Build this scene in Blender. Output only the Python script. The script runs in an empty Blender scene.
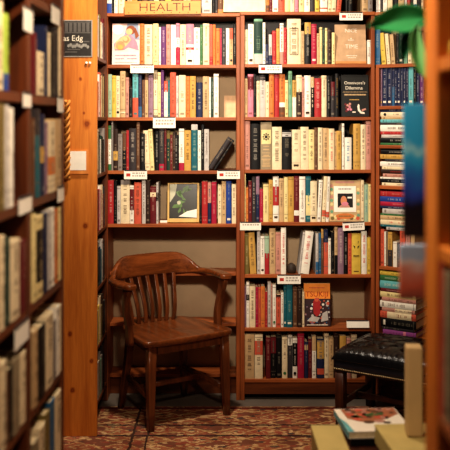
import bpy, math, random, re
from mathutils import Vector, Matrix
random.seed(7)
S = bpy.context.scene
COL = S.collection
F, CX, HY, EYE = 850.0, 225.0, 122.0, 1.67     # focal length in px, principal column, horizon row, eye height

# ------------------------------------------------------------------ colour / materials
def lin(c):
    return tuple(((v / 255) / 12.92 if v <= 10.3 else ((v / 255 + .055) / 1.055) ** 2.4) for v in c)
PAL = {
 'cream': ('cream', (236, 214, 168)), 'white': ('white', (240, 232, 214)), 'pyellow': ('pale yellow', (236, 214, 140)),
 'yellow': ('yellow', (228, 190, 62)), 'gold': ('golden', (212, 160, 66)), 'tan': ('tan', (208, 170, 116)),
 'orange': ('orange', (228, 122, 48)), 'coral': ('coral red', (224, 88, 58)), 'red': ('red', (192, 38, 40)),
 'dred': ('dark red', (116, 26, 32)), 'crimson': ('crimson', (188, 22, 58)), 'pink': ('pink', (226, 124, 146)),
 'rose': ('dusty pink', (206, 138, 120)), 'purple': ('purple', (104, 46, 112)), 'mauve': ('mauve', (150, 112, 134)),
 'navy': ('navy', (32, 42, 82)), 'blue': ('blue', (28, 66, 160)), 'steel': ('steel blue', (40, 100, 148)),
 'teal': ('teal', (22, 104, 118)), 'turq': ('turquoise', (92, 182, 186)), 'green': ('green', (54, 118, 62)),
 'pgreen': ('pale green', (158, 190, 156)), 'sage': ('sage green', (112, 170, 130)), 'dgreen': ('dark green', (24, 62, 50)),
 'olive': ('olive', (128, 108, 50)), 'black': ('black', (20, 18, 20)), 'charcoal': ('charcoal', (58, 52, 54)),
 'grey': ('grey', (140, 130, 124)), 'pgrey': ('pale grey', (196, 188, 180)), 'brown': ('brown', (112, 70, 44)),
 'dbrown': ('dark brown', (58, 36, 28)), 'lime': ('lime green', (170, 200, 60)), 'violet': ('purple', (156, 66, 146)), 'khaki': ('khaki', (158, 140, 106)),
}
_m = {}
def nodes_of(name):
    m = bpy.data.materials.new(name); m.use_nodes = True
    nt = m.node_tree; b = nt.nodes['Principled BSDF']
    return m, nt, b
def N(nt, t, **kw):
    n = nt.nodes.new(t)
    for k, v in kw.items():
        if k in n.inputs: n.inputs[k].default_value = v
        else: setattr(n, k, v)
    return n
def L(nt, a, b): nt.links.new(a, b)
def flat(name, rgb, rough=.5, spec=.3, var=.18, scale=30.0, metal=0, coat=0, bump=0):
    """a plain coloured surface with slight wear from noise"""
    key = (name, rgb)
    if key in _m: return _m[key]
    m, nt, b = nodes_of(name)
    tc = N(nt, 'ShaderNodeTexCoord'); no = N(nt, 'ShaderNodeTexNoise', Scale=scale, Detail=4.0)
    L(nt, tc.outputs['Object'], no.inputs['Vector'])
    r = N(nt, 'ShaderNodeValToRGB')
    c = lin(rgb)
    r.color_ramp.elements[0].position = .3; r.color_ramp.elements[1].position = .7
    r.color_ramp.elements[0].color = tuple(v * (1 - var) for v in c) + (1,)
    r.color_ramp.elements[1].color = tuple(min(1, v * (1 + var * .35)) for v in c) + (1,)
    L(nt, no.outputs['Fac'], r.inputs['Fac']); L(nt, r.outputs['Color'], b.inputs['Base Color'])
    b.inputs['Roughness'].default_value = rough; b.inputs['Specular IOR Level'].default_value = spec
    b.inputs['Metallic'].default_value = metal; b.inputs['Coat Weight'].default_value = coat
    if bump:
        bp = N(nt, 'ShaderNodeBump', Strength=bump, Distance=.002); L(nt, no.outputs['Fac'], bp.inputs['Height']); L(nt, bp.outputs['Normal'], b.inputs['Normal'])
    _m[key] = m
    return m
for k_, (n_, c_) in list(PAL.items()):
    g_ = sum(c_) / 3; PAL[k_] = (n_, tuple(int(v * .80 + g_ * .20) for v in c_))
def pm(k): return flat('printed_' + PAL[k][0].replace(' ', '_'), PAL[k][1], .48, .25)
def wood(name, dark, light, axis=2, scale=7.0, knots=False, rough=.45, coat=0.0):
    if name in _m: return _m[name]
    m, nt, b = nodes_of(name)
    tc = N(nt, 'ShaderNodeTexCoord'); mp = N(nt, 'ShaderNodeMapping')
    sc = [scale * 2.2] * 3; sc[axis] = scale * .16
    mp.inputs['Scale'].default_value = sc
    L(nt, tc.outputs['Object'], mp.inputs['Vector'])
    n1 = N(nt, 'ShaderNodeTexNoise', Scale=1.6, Detail=5.0, Distortion=.6); L(nt, mp.outputs['Vector'], n1.inputs['Vector'])
    n2 = N(nt, 'ShaderNodeTexNoise', Scale=11.0, Detail=3.0); L(nt, mp.outputs['Vector'], n2.inputs['Vector'])
    mx = N(nt, 'ShaderNodeMath', operation='MULTIPLY_ADD'); mx.inputs[1].default_value = .35
    L(nt, n2.outputs['Fac'], mx.inputs[0]); L(nt, n1.outputs['Fac'], mx.inputs[2])
    r = N(nt, 'ShaderNodeValToRGB')
    r.color_ramp.elements[0].position = .42; r.color_ramp.elements[1].position = .92
    r.color_ramp.elements[0].color = lin(dark) + (1,); r.color_ramp.elements[1].color = lin(light) + (1,)
    L(nt, mx.outputs[0], r.inputs['Fac'])
    out = r.outputs['Color']
    if knots:
        vo = N(nt, 'ShaderNodeTexVoronoi', Scale=3.1, Randomness=1.0)
        mp2 = N(nt, 'ShaderNodeMapping'); mp2.inputs['Scale'].default_value = (1.6, 1.6, 1.0)
        L(nt, tc.outputs['Object'], mp2.inputs['Vector']); L(nt, mp2.outputs['Vector'], vo.inputs['Vector'])
        kr = N(nt, 'ShaderNodeValToRGB'); kr.color_ramp.elements[0].position = .035; kr.color_ramp.elements[1].position = .085
        kr.color_ramp.elements[0].color = (.16, .1, .08, 1); kr.color_ramp.elements[1].color = (1, 1, 1, 1)
        L(nt, vo.outputs['Distance'], kr.inputs['Fac'])
        mu = N(nt, 'ShaderNodeMix', data_type='RGBA', blend_type='MULTIPLY'); mu.inputs[0].default_value = 1
        L(nt, out, mu.inputs[6]); L(nt, kr.outputs['Color'], mu.inputs[7]); out = mu.outputs[2]
    L(nt, out, b.inputs['Base Color'])
    b.inputs['Roughness'].default_value = rough; b.inputs['Specular IOR Level'].default_value = .35; b.inputs['Coat Weight'].default_value = coat; b.inputs['Coat Roughness'].default_value = .2
    _m[name] = m
    return m
PINE_V = wood('pine_upright', (186, 98, 34), (228, 144, 58), 2, 7, True)
SHELF_H = wood('shelf_board', (122, 60, 28), (182, 104, 54), 0, 7)
SHELF_V = wood('shelf_upright', (112, 54, 26), (170, 94, 48), 2, 7)
SHELF_D = wood('shelf_board_deep', (112, 46, 16), (178, 88, 36), 1, 7)
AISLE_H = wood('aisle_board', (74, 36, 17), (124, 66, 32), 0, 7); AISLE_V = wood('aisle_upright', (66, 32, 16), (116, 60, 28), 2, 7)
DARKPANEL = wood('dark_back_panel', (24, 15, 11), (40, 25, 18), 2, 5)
CHAIRW = wood('chair_wood', (66, 33, 16), (128, 70, 36), 2, 9, rough=.3, coat=.35)
STOOLW = wood('stool_wood', (44, 20, 11), (84, 42, 22), 2, 9, rough=.4, coat=.2)
BACKP = flat('painted_back_panel', (178, 154, 124), .7, .2, .1, 8)
PAGE = flat('page_edges', (222, 204, 166), .8, .1, .2, 60)
CARD = flat('white_card', (242, 236, 222), .6, .2, .06)
INK = flat('grey_ink', (172, 162, 152), .7, .1)
DINK = flat('dark_ink', (62, 44, 34), .7, .1)
REDINK = flat('red_ink', (190, 70, 60), .7, .1)
WINK = flat('white_ink', (236, 226, 206), .7, .1)

# ------------------------------------------------------------------ mesh builder
class MB:
    def __init__(s): s.v = []; s.f = []; s.mi = []; s.mats = []; s.sm = []
    def m(s, mat):
        if mat not in s.mats: s.mats.append(mat)
        return s.mats.index(mat)
    def face(s, pts, mat, smooth=False):
        i = len(s.v); s.v += [tuple(p) for p in pts]; s.f.append(tuple(range(i, i + len(pts)))); s.mi.append(s.m(mat)); s.sm.append(smooth)
    def box(s, x0, x1, y0, y1, z0, z1, mat, M=None, bev=0):
        c = [Vector(p) for p in ((x0,y0,z0),(x1,y0,z0),(x1,y1,z0),(x0,y1,z0),(x0,y0,z1),(x1,y0,z1),(x1,y1,z1),(x0,y1,z1))]
        if M: c = [M @ p for p in c]
        i = len(s.v); s.v += [tuple(p) for p in c]; k = s.m(mat)
        for q in ((0,3,2,1),(4,5,6,7),(0,1,5,4),(1,2,6,5),(2,3,7,6),(3,0,4,7)):
            s.f.append(tuple(i + j for j in q)); s.mi.append(k); s.sm.append(False)
    def loft(s, rings, mat, closed=True, caps=True, smooth=True):
        i = len(s.v); n = len(rings[0]); k = s.m(mat)
        for r in rings: s.v += [tuple(p) for p in r]
        for a in range(len(rings) - 1):
            for b in range(n if closed else n - 1):
                c = (b + 1) % n
                s.f.append((i + a*n + b, i + a*n + c, i + (a+1)*n + c, i + (a+1)*n + b)); s.mi.append(k); s.sm.append(smooth)
        if caps:
            s.f.append(tuple(i + b for b in reversed(range(n)))); s.mi.append(k); s.sm.append(False)
            e = i + (len(rings) - 1) * n
            s.f.append(tuple(e + b for b in range(n))); s.mi.append(k); s.sm.append(False)
    def grid(s, P, mat, smooth=True):
        i = len(s.v); h = len(P); w = len(P[0]); k = s.m(mat)
        for r in P: s.v += [tuple(p) for p in r]
        for a in range(h - 1):
            for b in range(w - 1):
                s.f.append((i+a*w+b, i+a*w+b+1, i+(a+1)*w+b+1, i+(a+1)*w+b)); s.mi.append(k); s.sm.append(smooth)
    def text(s, string, M, size, mat, align='CENTER', thin=0):
        cu = bpy.data.curves.new('lettering_source', 'FONT'); cu.body = string; cu.size = size; cu.align_x = align; cu.align_y = 'CENTER'; cu.offset = thin; cu.resolution_u = 3
        o = bpy.data.objects.new('lettering_source', cu); me = o.to_mesh()
        i = len(s.v); k = s.m(mat)
        s.v += [tuple(M @ v.co) for v in me.vertices]
        for p in me.polygons: s.f.append(tuple(i + j for j in p.vertices)); s.mi.append(k); s.sm.append(False)
        o.to_mesh_clear(); bpy.data.objects.remove(o); bpy.data.curves.remove(cu)
    def build(s, name, parent=None, bevel=0, loc=None, rot=None, subsurf=0, recalc=False):
        me = bpy.data.meshes.new(name); me.from_pydata(s.v, [], s.f)
        for mt in s.mats: me.materials.append(mt)
        me.polygons.foreach_set('material_index', s.mi); me.polygons.foreach_set('use_smooth', s.sm); me.update()
        if recalc:
            import bmesh
            bm = bmesh.new(); bm.from_mesh(me); bmesh.ops.recalc_face_normals(bm, faces=bm.faces); bm.to_mesh(me); bm.free()
        o = bpy.data.objects.new(name, me); COL.objects.link(o)
        if parent: o.parent = parent
        if loc is not None: o.location = loc
        if rot is not None: o.rotation_euler = rot
        if bevel:
            b = o.modifiers.new('edge', 'BEVEL'); b.width = bevel; b.segments = 2; b.limit_method = 'ANGLE'
        if subsurf:
            b = o.modifiers.new('smooth', 'SUBSURF'); b.levels = subsurf; b.render_levels = subsurf
        return o
def empty(name, loc=(0, 0, 0), rz=0):
    o = bpy.data.objects.new(name, None); COL.objects.link(o); o.location = loc; o.rotation_euler = (0, 0, rz); o.empty_display_size = .1
    return o
def tag(o, label, cat, group=None, kind=None):
    o['label'] = label
    o['category'] = cat
    if group: o['group'] = group
    if kind: o['kind'] = kind
    return o
def xyz_rx90(loc=(0, 0, 0)): return Matrix.Translation(loc) @ Matrix.Rotation(math.pi / 2, 4, 'X')

# ------------------------------------------------------------------ vertical planes on which things stand
class Plane:
    def __init__(s, P, ang): s.P = Vector((P[0], P[1])); s.u = Vector((math.cos(ang), math.sin(ang))); s.n = Vector((-s.u.y, s.u.x)); s.rz = ang
    def back(s, d):
        q = s.P + s.n * d; return Plane((q.x, q.y), s.rz)
    def hit(s, px, py):
        a = (px - CX) / F
        t = (a * s.P.y - s.P.x) / (s.u.x - a * s.u.y)
        Y = s.P.y + t * s.u.y
        return t, EYE + (HY - py) * Y / F
    def at(s, t, z, d=0): q = s.P + s.u * t + s.n * d; return Vector((q.x, q.y, z))
YW = 5.1
WALL = Plane((0, YW), 0.0)
CP = Plane(((375.2 - CX) * YW / F, YW), math.radians(-33))
LEFTP = Plane((-.5337, 2.8), math.radians(90) - math.atan(.0176))
RIGHTP = Plane((.4, 1.7), math.radians(-90))
SIDEP = Plane((-.70, 4.5), math.radians(90))
def wz(py): return EYE + (HY - py) * YW / F

# ------------------------------------------------------------------ books
def ink_on(col, c, k=.52):
    p = PAL[col][1]; q = tuple(int(a * (1 - k) + b * k) for a, b in zip(p, c)); return flat('lettering', q, .6, .2)
def cover_mesh(w, h, d, col, feats, bulge):
    mb = MB(); cm = pm(col); th = min(.0022, w * .2)
    n = 6 if bulge > 0 else 1
    def arc(x): return -bulge * (1 - (2 * x / w) ** 2)
    xs = [-w/2 + w * i / n for i in range(n + 1)]
    prof = [(-w/2, d)] + [(x, arc(x)) for x in xs] + [(w/2, d), (w/2 - th, d), (w/2 - th, th), (-w/2 + th, th), (-w/2 + th, d)]
    k = len(prof)
    lo = [(x, y, 0) for x, y in prof]; hi = [(x, y, h) for x, y in prof]
    for i in range(k):
        j = (i + 1) % k
        mb.face([lo[i], lo[j], hi[j], hi[i]], cm)
    # top and bottom rims
    for z, sgn in ((0, -1), (h, 1)):
        mb.face([(x, y, z) for x, y in ([(-w/2, d), (-w/2, 0), (-w/2 + th, th), (-w/2 + th, d)])], cm)
        mb.face([(x, y, z) for x, y in ([(w/2, 0), (w/2, d), (w/2 - th, d), (w/2 - th, th)])], cm)
        mb.face([(x, arc(x), z) for x in xs] + [(w/2 - th, th, z), (-w/2 + th, th, z)], cm)
    def strip(x0, x1, z0, z1, mat, off):
        m = 4 if bulge > 0 and (x1 - x0) > w * .5 else 1
        for i in range(m):
            a = x0 + (x1 - x0) * i / m; b = x0 + (x1 - x0) * (i + 1) / m
            mb.face([(a, arc(a) - off, z0), (b, arc(b) - off, z0), (b, arc(b) - off, z1), (a, arc(a) - off, z1)], mat)
    def strokes(z0, z1, mat, wd):
        z = z1
        while z > z0 + .004:
            l = random.uniform(.003, .007)
            if random.random() < .84:
                q = wd * random.uniform(.6, 1)
                strip(-w * q / 2, w * q / 2, max(z0, z - l), z, mat, .0009)
                if l > .0055: strip(-w * q * .22, w * q * .22, max(z0, z - l) + l * .3, z - l * .3, cm if random.random() < .5 else mat, .0011)
            z -= l + random.uniform(.0015, .004)
            if random.random() < .12: z -= .012
    for ft in feats:
        a, _, v = ft.partition('=')
        if a == 'b':
            c, y0, y1 = v.split(':'); strip(-w/2, w/2, h * (1 - int(y1) / 100), h * (1 - int(y0) / 100), pm(c), .0005)
        elif a == 't': strokes(h * .2, h * .9, ink_on(col, {'k': (62, 44, 34), 'w': (236, 226, 206), 'g': (212, 160, 66), 'r': (192, 38, 40), 'b': (40, 100, 148)}[v]), .42)
        elif a == 'd': 
            r = min(w * .36, .009); z = h * .09 + r
            mb.face([(r * math.cos(t * math.pi / 5), -bulge - .0012, z + r * math.sin(t * math.pi / 5)) for t in range(10)], {'g': pm('green'), 'k': pm('black'), 'w': WINK}[v])
        elif a == 'p': # small publisher's mark by the foot
            z = h * .08; strip(-w * .3, w * .3, z, z + min(.012, w), {'k': DINK, 'w': WINK, 'y': pm('yellow')}[v], .0009)
        elif a == 'soft':
            lum = sum(PAL[col][1]) / 3; ik = ink_on(col, (58, 40, 32) if lum > 120 else (226, 210, 176), .40)
            z0, z1 = random.choice(((.3, .9), (.22, .7), (.45, .92), (.3, .62))); strokes(h * z0, h * z1, ik, random.uniform(.28, .5))
            if int(v) in (0, 2): strip(-w * .48, w * .48, h * .93, h * .945, ik, .0007)
            if int(v) in (1, 2): strip(-w * .3, w * .3, h * .06, h * .06 + min(.012, w * .6), ik, .0007)
            if int(v) == 3: strip(-w * .48, w * .48, h * .16, h * .17, ik, .0007); strip(-w * .25, w * .25, h * .07, h * .1, ik, .0007)
        elif a == 'box':
            for (x0, x1, z0, z1) in ((-.32, -.27, .2, .8), (.27, .32, .2, .8), (-.32, .32, .2, .215), (-.32, .32, .785, .8)): strip(w * x0, w * x1, h * z0, h * z1, DINK, .0007)
        elif a == 'emb':
            strip(-w * .42, w * .42, h * .54, h * .84, pm('pyellow'), .0007)
            for t in range(8):
                r = w * .26; c = (r * math.cos(t * math.pi / 4), h * .69 + r * math.sin(t * math.pi / 4)); strip(c[0] - w * .07, c[0] + w * .07, c[1] - .004, c[1] + .004, pm('black'), .0013)
            strip(-w * .12, w * .12, h * .66, h * .72, pm('black'), .0013)
            strokes(h * .05, h * .5, pm('tan'), .8)
        elif a == 'bird': # black winged figure above two lines of lettering
            z = h * .66
            mb.face([(-w*.36, arc(w*.3) - .003, z + .012), (-w*.1, -.0035, z + .004), (0, -.0035, z + .012), (w*.1, -.0035, z + .004), (w*.36, arc(w*.3) - .003, z + .012), (w*.14, -.0035, z - .012), (-w*.14, -.0035, z - .012)], pm('black'))
            mb.face([(-w*.14, -.0035, z + .02), (w*.2, -.0035, z + .022), (w*.28, -.0035, z + .036), (w*.02, -.0035, z + .034)], pm('black'))
            strip(-w*.34, w*.34, h*.45, h*.465, DINK, .001); strip(-w*.34, w*.34, h*.42, h*.435, DINK, .001); strip(-w*.28, w*.28, h*.06, h*.08, DINK, .001)
    return mb
CN = {'t': {'k': 'dark lettering', 'w': 'white lettering', 'g': 'gold lettering', 'r': 'red lettering', 'b': 'blue lettering'},
      'd': {'g': 'a green dot', 'k': 'a black dot', 'w': 'a white dot'}}
def feat_words(feats):
    for ft in feats:
        a, _, v = ft.partition('=')
        if a == 'b':
            c, y0, y1 = v.split(':'); y0, y1 = int(y0), int(y1)
            pos = 'top' if y0 <= 5 and y1 < 60 else ('foot' if y1 >= 95 else 'band'); return f'with {PAL[c][0]} {pos}'
        if a == 'd': return 'with ' + CN['d'][v]
        if a == 'box': return 'with a boxed title'
        if a == 'emb': return 'with black emblem on yellow patch'
        if a == 'bird': return 'with black winged figure'
    for ft in feats:
        a, _, v = ft.partition('=')
        if a == 't': return 'with ' + CN['t'][v]
    return ''
ALL_LABELS = {}
def uniq_label(o, base_, alts):
    for l in [base_] + alts:
        l = ' '.join(l.split())
        if l not in ALL_LABELS and len(l.split()) <= 16:
            ALL_LABELS[l] = o; o['label'] = l; return
    raise RuntimeError('no label: ' + base_)
ORD = ['first', 'second', 'third', 'fourth', 'fifth', 'sixth', 'seventh', 'eighth', 'ninth', 'tenth', 'eleventh', 'twelfth', 'thirteenth', 'fourteenth', 'fifteenth', 'sixteenth', 'seventeenth', 'eighteenth', 'nineteenth', 'twentieth', 'twenty-first', 'twenty-second', 'twenty-third', 'twenty-fourth', 'twenty-fifth', 'twenty-sixth', 'twenty-seventh', 'twenty-eighth', 'twenty-ninth', 'thirtieth', 'thirty-first', 'thirty-second']
def label_row(items, where, group, kindword='book', order='from the left'):
    """items: list of (object, colour key, feats, height, width) in order"""
    hs = sorted(i[3] for i in items); ws = sorted(i[4] for i in items); mh = hs[len(hs)//2]; mw = ws[len(ws)//2]
    descs = []
    for o, c, ft, h, w in items:
        s = []
        if h > 1.13 * mh: s.append('tall')
        elif h < .84 * mh: s.append('short')
        if w > 1.6 * mw: s.append('thick')
        elif w < .6 * mw: s.append('thin')
        if any(f.startswith('l=') for f in ft): s.append('leaning')
        descs.append(' '.join(s[:2] + [PAL[c][0], kindword, feat_words(ft)]).strip())
    for i, (o, c, ft, h, w) in enumerate(items):
        base_ = f'{descs[i]}, {where}'
        alts = []
        cn = lambda j: PAL[items[j][1]][0]
        if descs.count(descs[i]) > 1:
            sd = ' '.join(descs[i].split(' with ')[0].split())
            base_ = None
            if 0 < i < len(items) - 1:
                a, b = cn(i-1), cn(i+1)
                same = [j for j in range(1, len(items)-1) if cn(j) == cn(i) and {cn(j-1), cn(j+1)} == {a, b}]
                if len(same) == 1:
                    base_ = f'{sd} between {a} and {b} ones, {where}' if a != b else f'{sd} between two {a} ones, {where}'
            elif i == 0: base_ = f'{sd} at the near end, {where}' if order.startswith('from the n') else f'{sd} at left end, {where}'
            k = sum(1 for j in range(i + 1) if descs[j] == descs[i]) - 1
            fall = f'{ORD[k]} {sd} {order}, {where}'
            if base_ is None or len(base_.split()) > 16: base_ = fall
            alts = [fall]
        alts.append(f'{ORD[i]} book {order}, {PAL[c][0]}, {where}')
        uniq_label(o, base_, alts)
        o['category'] = 'book'; o['group'] = group
def make_book(w, h, d, col, feats, loc, rot):
    bulge = 0 if w < .012 else min(.004, w * .1)
    # faint worn titling, hairlines and marks that most spines carry
    if not any(f[:2] in ('t=', 'bo', 'em', 'bi') for f in feats) and w > .006: feats = list(feats) + [f'soft={random.randint(0, 3)}']
    b = cover_mesh(w, h, d, col, feats, bulge).build('book', None, loc=loc, rot=rot)
    th = min(.0022, w * .2)
    p = MB(); p.box(-w/2 + th*1.02, w/2 - th*1.02, th*1.1, d - .003, .002, h - .003, PAGE); p.build('page_block', b)
    return b
def parse(txt):
    out = []
    for it in txt.replace('\n', ' ').split(';'):
        p = it.split()
        if len(p) >= 4: out.append((float(p[0]), float(p[1]), float(p[2]), p[3], p[4:]))
    return out
def limits(plane, t, sz):
    if plane is WALL and sz < BTOP - .05: return (wx(107.6), wx(236.3)) if t < wx(238) else (wx(244.6), wx(371.3))
    if plane is CP and sz < C_Z[0] - .1: return (t380, 9)
    if plane is LEFTP: return (lx[3], lx[4]) if t > (lx[2] + lx[3]) / 2 else (lx[1], lx[2])
    if plane is RIGHTP: return (rx[1], rx[2])
    return (-9, 9)
def book_row(plane, sz, where, group, segs, setback=.014, depth=.165, sc=6.43, order='from the left', extra=None):
    items = []
    for ox, oy, txt in segs:
        for x0, x1, yt, col, ft in parse(txt):
            pl = plane.back(setback + random.uniform(0, min(.016, setback)))
            xa, xb = ox + x0 / sc, ox + x1 / sc
            t0, _ = pl.hit(xa, 0); t1, _ = pl.hit(xb, 0); _, z1 = pl.hit((xa + xb) / 2, oy + yt / sc)
            lo, hi = limits(plane, (t0 + t1) / 2, sz); t0 = max(t0, lo + .0006); t1 = min(t1, hi - .0002)
            lean = 0
            for f in ft:
                if f.startswith('l='): lean = math.radians(float(f[2:]))
            w = max(.004, t1 - t0 - .0007); h = z1 - sz
            ww = w
            dz = abs(math.sin(lean)) * w / 2
            if lean: h = (h - 2 * dz) / math.cos(lean)
            loc = pl.at((t0 + t1) / 2, sz + .0004 + dz)
            b = make_book(w, h, depth * random.uniform(.9, 1.05), col, ft, loc, (0, lean, pl.rz))
            items.append((b, col, ft, h, w))
    label_row(items, where, group, order=order)
    return items
def stack(plane, x0, x1, zbase, where, group, lst, setback=.012, depth=.17, L0=None):
    """books lying flat; lst from the top: (ytop, ybot, colour, feats, dx0, dx1) in photo rows at the near edge"""
    items = []; z = zbase
    for e in reversed(lst):
        yt, yb, col = e[0], e[1], e[2]; ft = e[3].split() if len(e) > 3 else []; dx0 = e[4] if len(e) > 4 else 0; dx1 = e[5] if len(e) > 5 else 0
        pl = plane.back(setback + random.uniform(0, .006))
        t0, za = pl.hit(x0 + dx0, yt); t1, _ = pl.hit(x1 + dx1, yt); t0 = max(t0, t380 + .0015); _, zb = pl.hit(x0 + dx0, yb)
        th = za - zb; Lb = t1 - t0
        b = make_book(th - .0006, Lb, depth * random.uniform(.93, 1.04), col, ft, pl.at(t0, z + th / 2), (0, math.pi / 2, pl.rz))
        z += th
        items.append((b, col, ft, th, Lb))
    items.reverse()
    label_stack(items, where, group)
    return z
def label_stack(items, where, group):
    ds = []
    for o, c, ft, th, Lb in items:
        a = 'thick ' if th > .045 else ('thin ' if th < .014 else '')
        ds.append(f'{a}{PAL[c][0]} book lying flat {feat_words(ft)}'.strip())
    n = len(items)
    for i, (o, c, ft, th, Lb) in enumerate(items):
        sd = ds[i].split(' with ')[0]
        if i == 0: base_ = f'{sd}, topmost of {where}'
        elif i == n - 1: base_ = f'{sd}, bottom of {where}'
        elif ds.count(ds[i]) == 1: base_ = f'{ds[i]} in {where}'
        else: base_ = f'{sd} below a {PAL[items[i-1][1]][0]} one in {where}'
        uniq_label(o, base_, [f'{PAL[c][0]} book lying flat, {ORD[i]} from top of {where}'])
        o['category'] = 'book'; o['group'] = group

# ------------------------------------------------------------------ bookcases
def bookcase(name, plane, label, posts, boards, depth, zbot, ztop, back_mat=BACKP, bt=.02, recess={}, plinth=None, topover=None, back_shade_split=None, bottom_back=None, first_top=None):
    root = empty(name, plane.at(0, 0), plane.rz); tag(root, label, 'bookcase')
    for i, (a, b) in enumerate(posts):
        m = MB(); m.box(a, b, 0, depth, zbot, first_top if first_top and i == 0 else ztop, SHELF_V); m.build('side_panel', root, bevel=.002)
    xl, xr = posts[0][1], posts[-1][0]
    cells = [(posts[i][1], posts[i+1][0]) for i in range(len(posts) - 1)]
    for a, b in cells:
        for z in boards:
            if first_top and z == boards[0]: a = posts[0][0]
            else: a = cells[0][0] if len(cells) == 1 else a
            y0 = recess.get(z, 0)
            m = MB(); m.box(a + .0005, b - .0005, y0 + .002, depth - .002, z - bt, z, SHELF_H); m.build('shelf', root, bevel=.0015)
    if topover is not None:
        m = MB(); m.box(posts[0][0], posts[-1][1], -.006, depth, topover - bt, topover, SHELF_H); m.build('top_board', root, bevel=.002)
    if plinth:
        y0, z0, z1 = plinth
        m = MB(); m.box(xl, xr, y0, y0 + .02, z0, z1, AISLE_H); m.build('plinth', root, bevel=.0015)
    m = MB()
    if back_shade_split: 
        m.box(posts[0][0], posts[-1][1], depth, depth + .008, back_shade_split, ztop, back_mat)
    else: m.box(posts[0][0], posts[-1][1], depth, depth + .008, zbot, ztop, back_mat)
    m.build('back_panel', root)
    if back_shade_split:
        m = MB(); m.box(posts[0][0], posts[-1][1], depth, depth + .008, zbot, back_shade_split - .001, bottom_back or BACKP); m.build('back_panel', root)
    return root
def wx(px): return (px - CX) * YW / F
A_Y = [64.7, 117.3, 170.7, 224.0]
A_Z = [wz(y) for y in A_Y]
A_LOW = [EYE + (HY - y) * 5.2 / F for y in (272.5, 323, 374)]
TOPZ = wz(13.2)
bookcase('bookcase', WALL, 'brown wooden bookcase behind the armchair, under the orange HEALTH sign', [(wx(103.5), wx(107.6)), (wx(236.3), wx(240))], A_Z + A_LOW, .27, .0, TOPZ - .021, recess={z: .10 for z in A_LOW}, plinth=(.13, .0, A_LOW[2] - .02), topover=TOPZ, back_mat=DARKPANEL, back_shade_split=A_Z[0] - .01)  # dark back above the first shelf: shade in the gap put into the colour
BTOP = wz(11.7)
B_Z = [wz(y) for y in (64, 117, 169.8, 222.3, 274.6, 328, 379.3)]
bookcase('bookcase', WALL, 'tall brown bookcase with seven full shelves, between armchair and leather stool', [(wx(240.3), wx(244.6)), (wx(371.3), wx(374.8))], B_Z, .26, .0, BTOP - .021, topover=BTOP, plinth=(.006, .035, B_Z[-1] - .02), back_mat=DARKPANEL, back_shade_split=B_Z[3] - .01)  # upper back panel coloured dark to paint the shade above the books
t380 = CP.hit(379, 0)[0]
def cz(py, px=380): return CP.hit(px, py)[1]
C_Z = [cz(64.5), cz(106), cz(145), cz(185.5), cz(266), cz(334)]
bookcase('bookcase', CP, 'brown bookcase set at an angle behind the leather stool, full of stacked books', [(.002, t380), (.60, .62)], C_Z, .25, 0, cz(12) - .021, topover=cz(12), plinth=(.03, .0, .08), first_top=C_Z[0] - .0205)
# facing side shelving with the pine end board
S_Z = [A_Z[0] + .02, A_Z[1], A_Z[2], A_Z[3], wz(276), wz(330), wz(381)]
root = empty('bookcase', (SIDEP.P.x, SIDEP.P.y, 0), SIDEP.rz); tag(root, 'side bookcase with knotty orange pine end board beside the armchair', 'bookcase')
def board_knots(src, spots):
    m = src.copy(); m.name = 'pine_end_board'; nt = m.node_tree; b = nt.nodes['Principled BSDF']; out = b.inputs['Base Color'].links[0].from_socket
    tc = N(nt, 'ShaderNodeTexCoord'); no = N(nt, 'ShaderNodeTexNoise', Scale=25.0); L(nt, tc.outputs['Object'], no.inputs['Vector'])
    for px, py, r in spots:
        c = ((px - CX) * 4.5 / F, 4.5, EYE + (HY - py) * 4.5 / F)
        sb = N(nt, 'ShaderNodeVectorMath', operation='SUBTRACT'); sb.inputs[1].default_value = c; L(nt, tc.outputs['Object'], sb.inputs[0])
        sc = N(nt, 'ShaderNodeVectorMath', operation='MULTIPLY'); sc.inputs[1].default_value = (1 / r, 0, .8 / r); L(nt, sb.outputs[0], sc.inputs[0])
        ln = N(nt, 'ShaderNodeVectorMath', operation='LENGTH'); L(nt, sc.outputs[0], ln.inputs[0])
        ad = N(nt, 'ShaderNodeMath', operation='MULTIPLY_ADD'); ad.inputs[1].default_value = .5; L(nt, no.outputs['Fac'], ad.inputs[0]); L(nt, ln.outputs['Value'], ad.inputs[2])
        rp = N(nt, 'ShaderNodeValToRGB'); e = rp.color_ramp.elements; e[0].position = .2; e[0].color = (.55, .36, .28, 1); e[1].position = .92; e[1].color = (1, 1, 1, 1)
        x = e.new(.5); x.color = (.36, .2, .14, 1); x = e.new(.66); x.color = (.75, .6, .5, 1); L(nt, ad.outputs[0], rp.inputs['Fac'])
        mu = N(nt, 'ShaderNodeMix', data_type='RGBA', blend_type='MULTIPLY'); mu.inputs[0].default_value = 1; L(nt, out, mu.inputs[6]); L(nt, rp.outputs['Color'], mu.inputs[7]); out = mu.outputs[2]
    L(nt, out, b.inputs['Base Color']); return m
PX0, PX1 = -.98, (97 - CX) * 4.5 / F
m = MB(); m.box(PX0, PX1, 4.5, 4.525, .0055, 2.75, board_knots(wood('pine_plain', (174, 94, 34), (218, 138, 58), 2, 7), [(87, 124, 7.5*.0053), (80.5, 79, 3.4*.0053), (85.6, 226, 5.5*.0053), (70, 334, 4.6*.0053), (91.5, 361, 4*.0053), (72.5, 390, 4.8*.0053), (84, 113, 2.4*.0053)]))
e = m.build('end_board', root, bevel=.003); e.matrix_parent_inverse = (Matrix.Translation((SIDEP.P.x, SIDEP.P.y, 0)) @ Matrix.Rotation(SIDEP.rz, 4, 'Z')).inverted()
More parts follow.
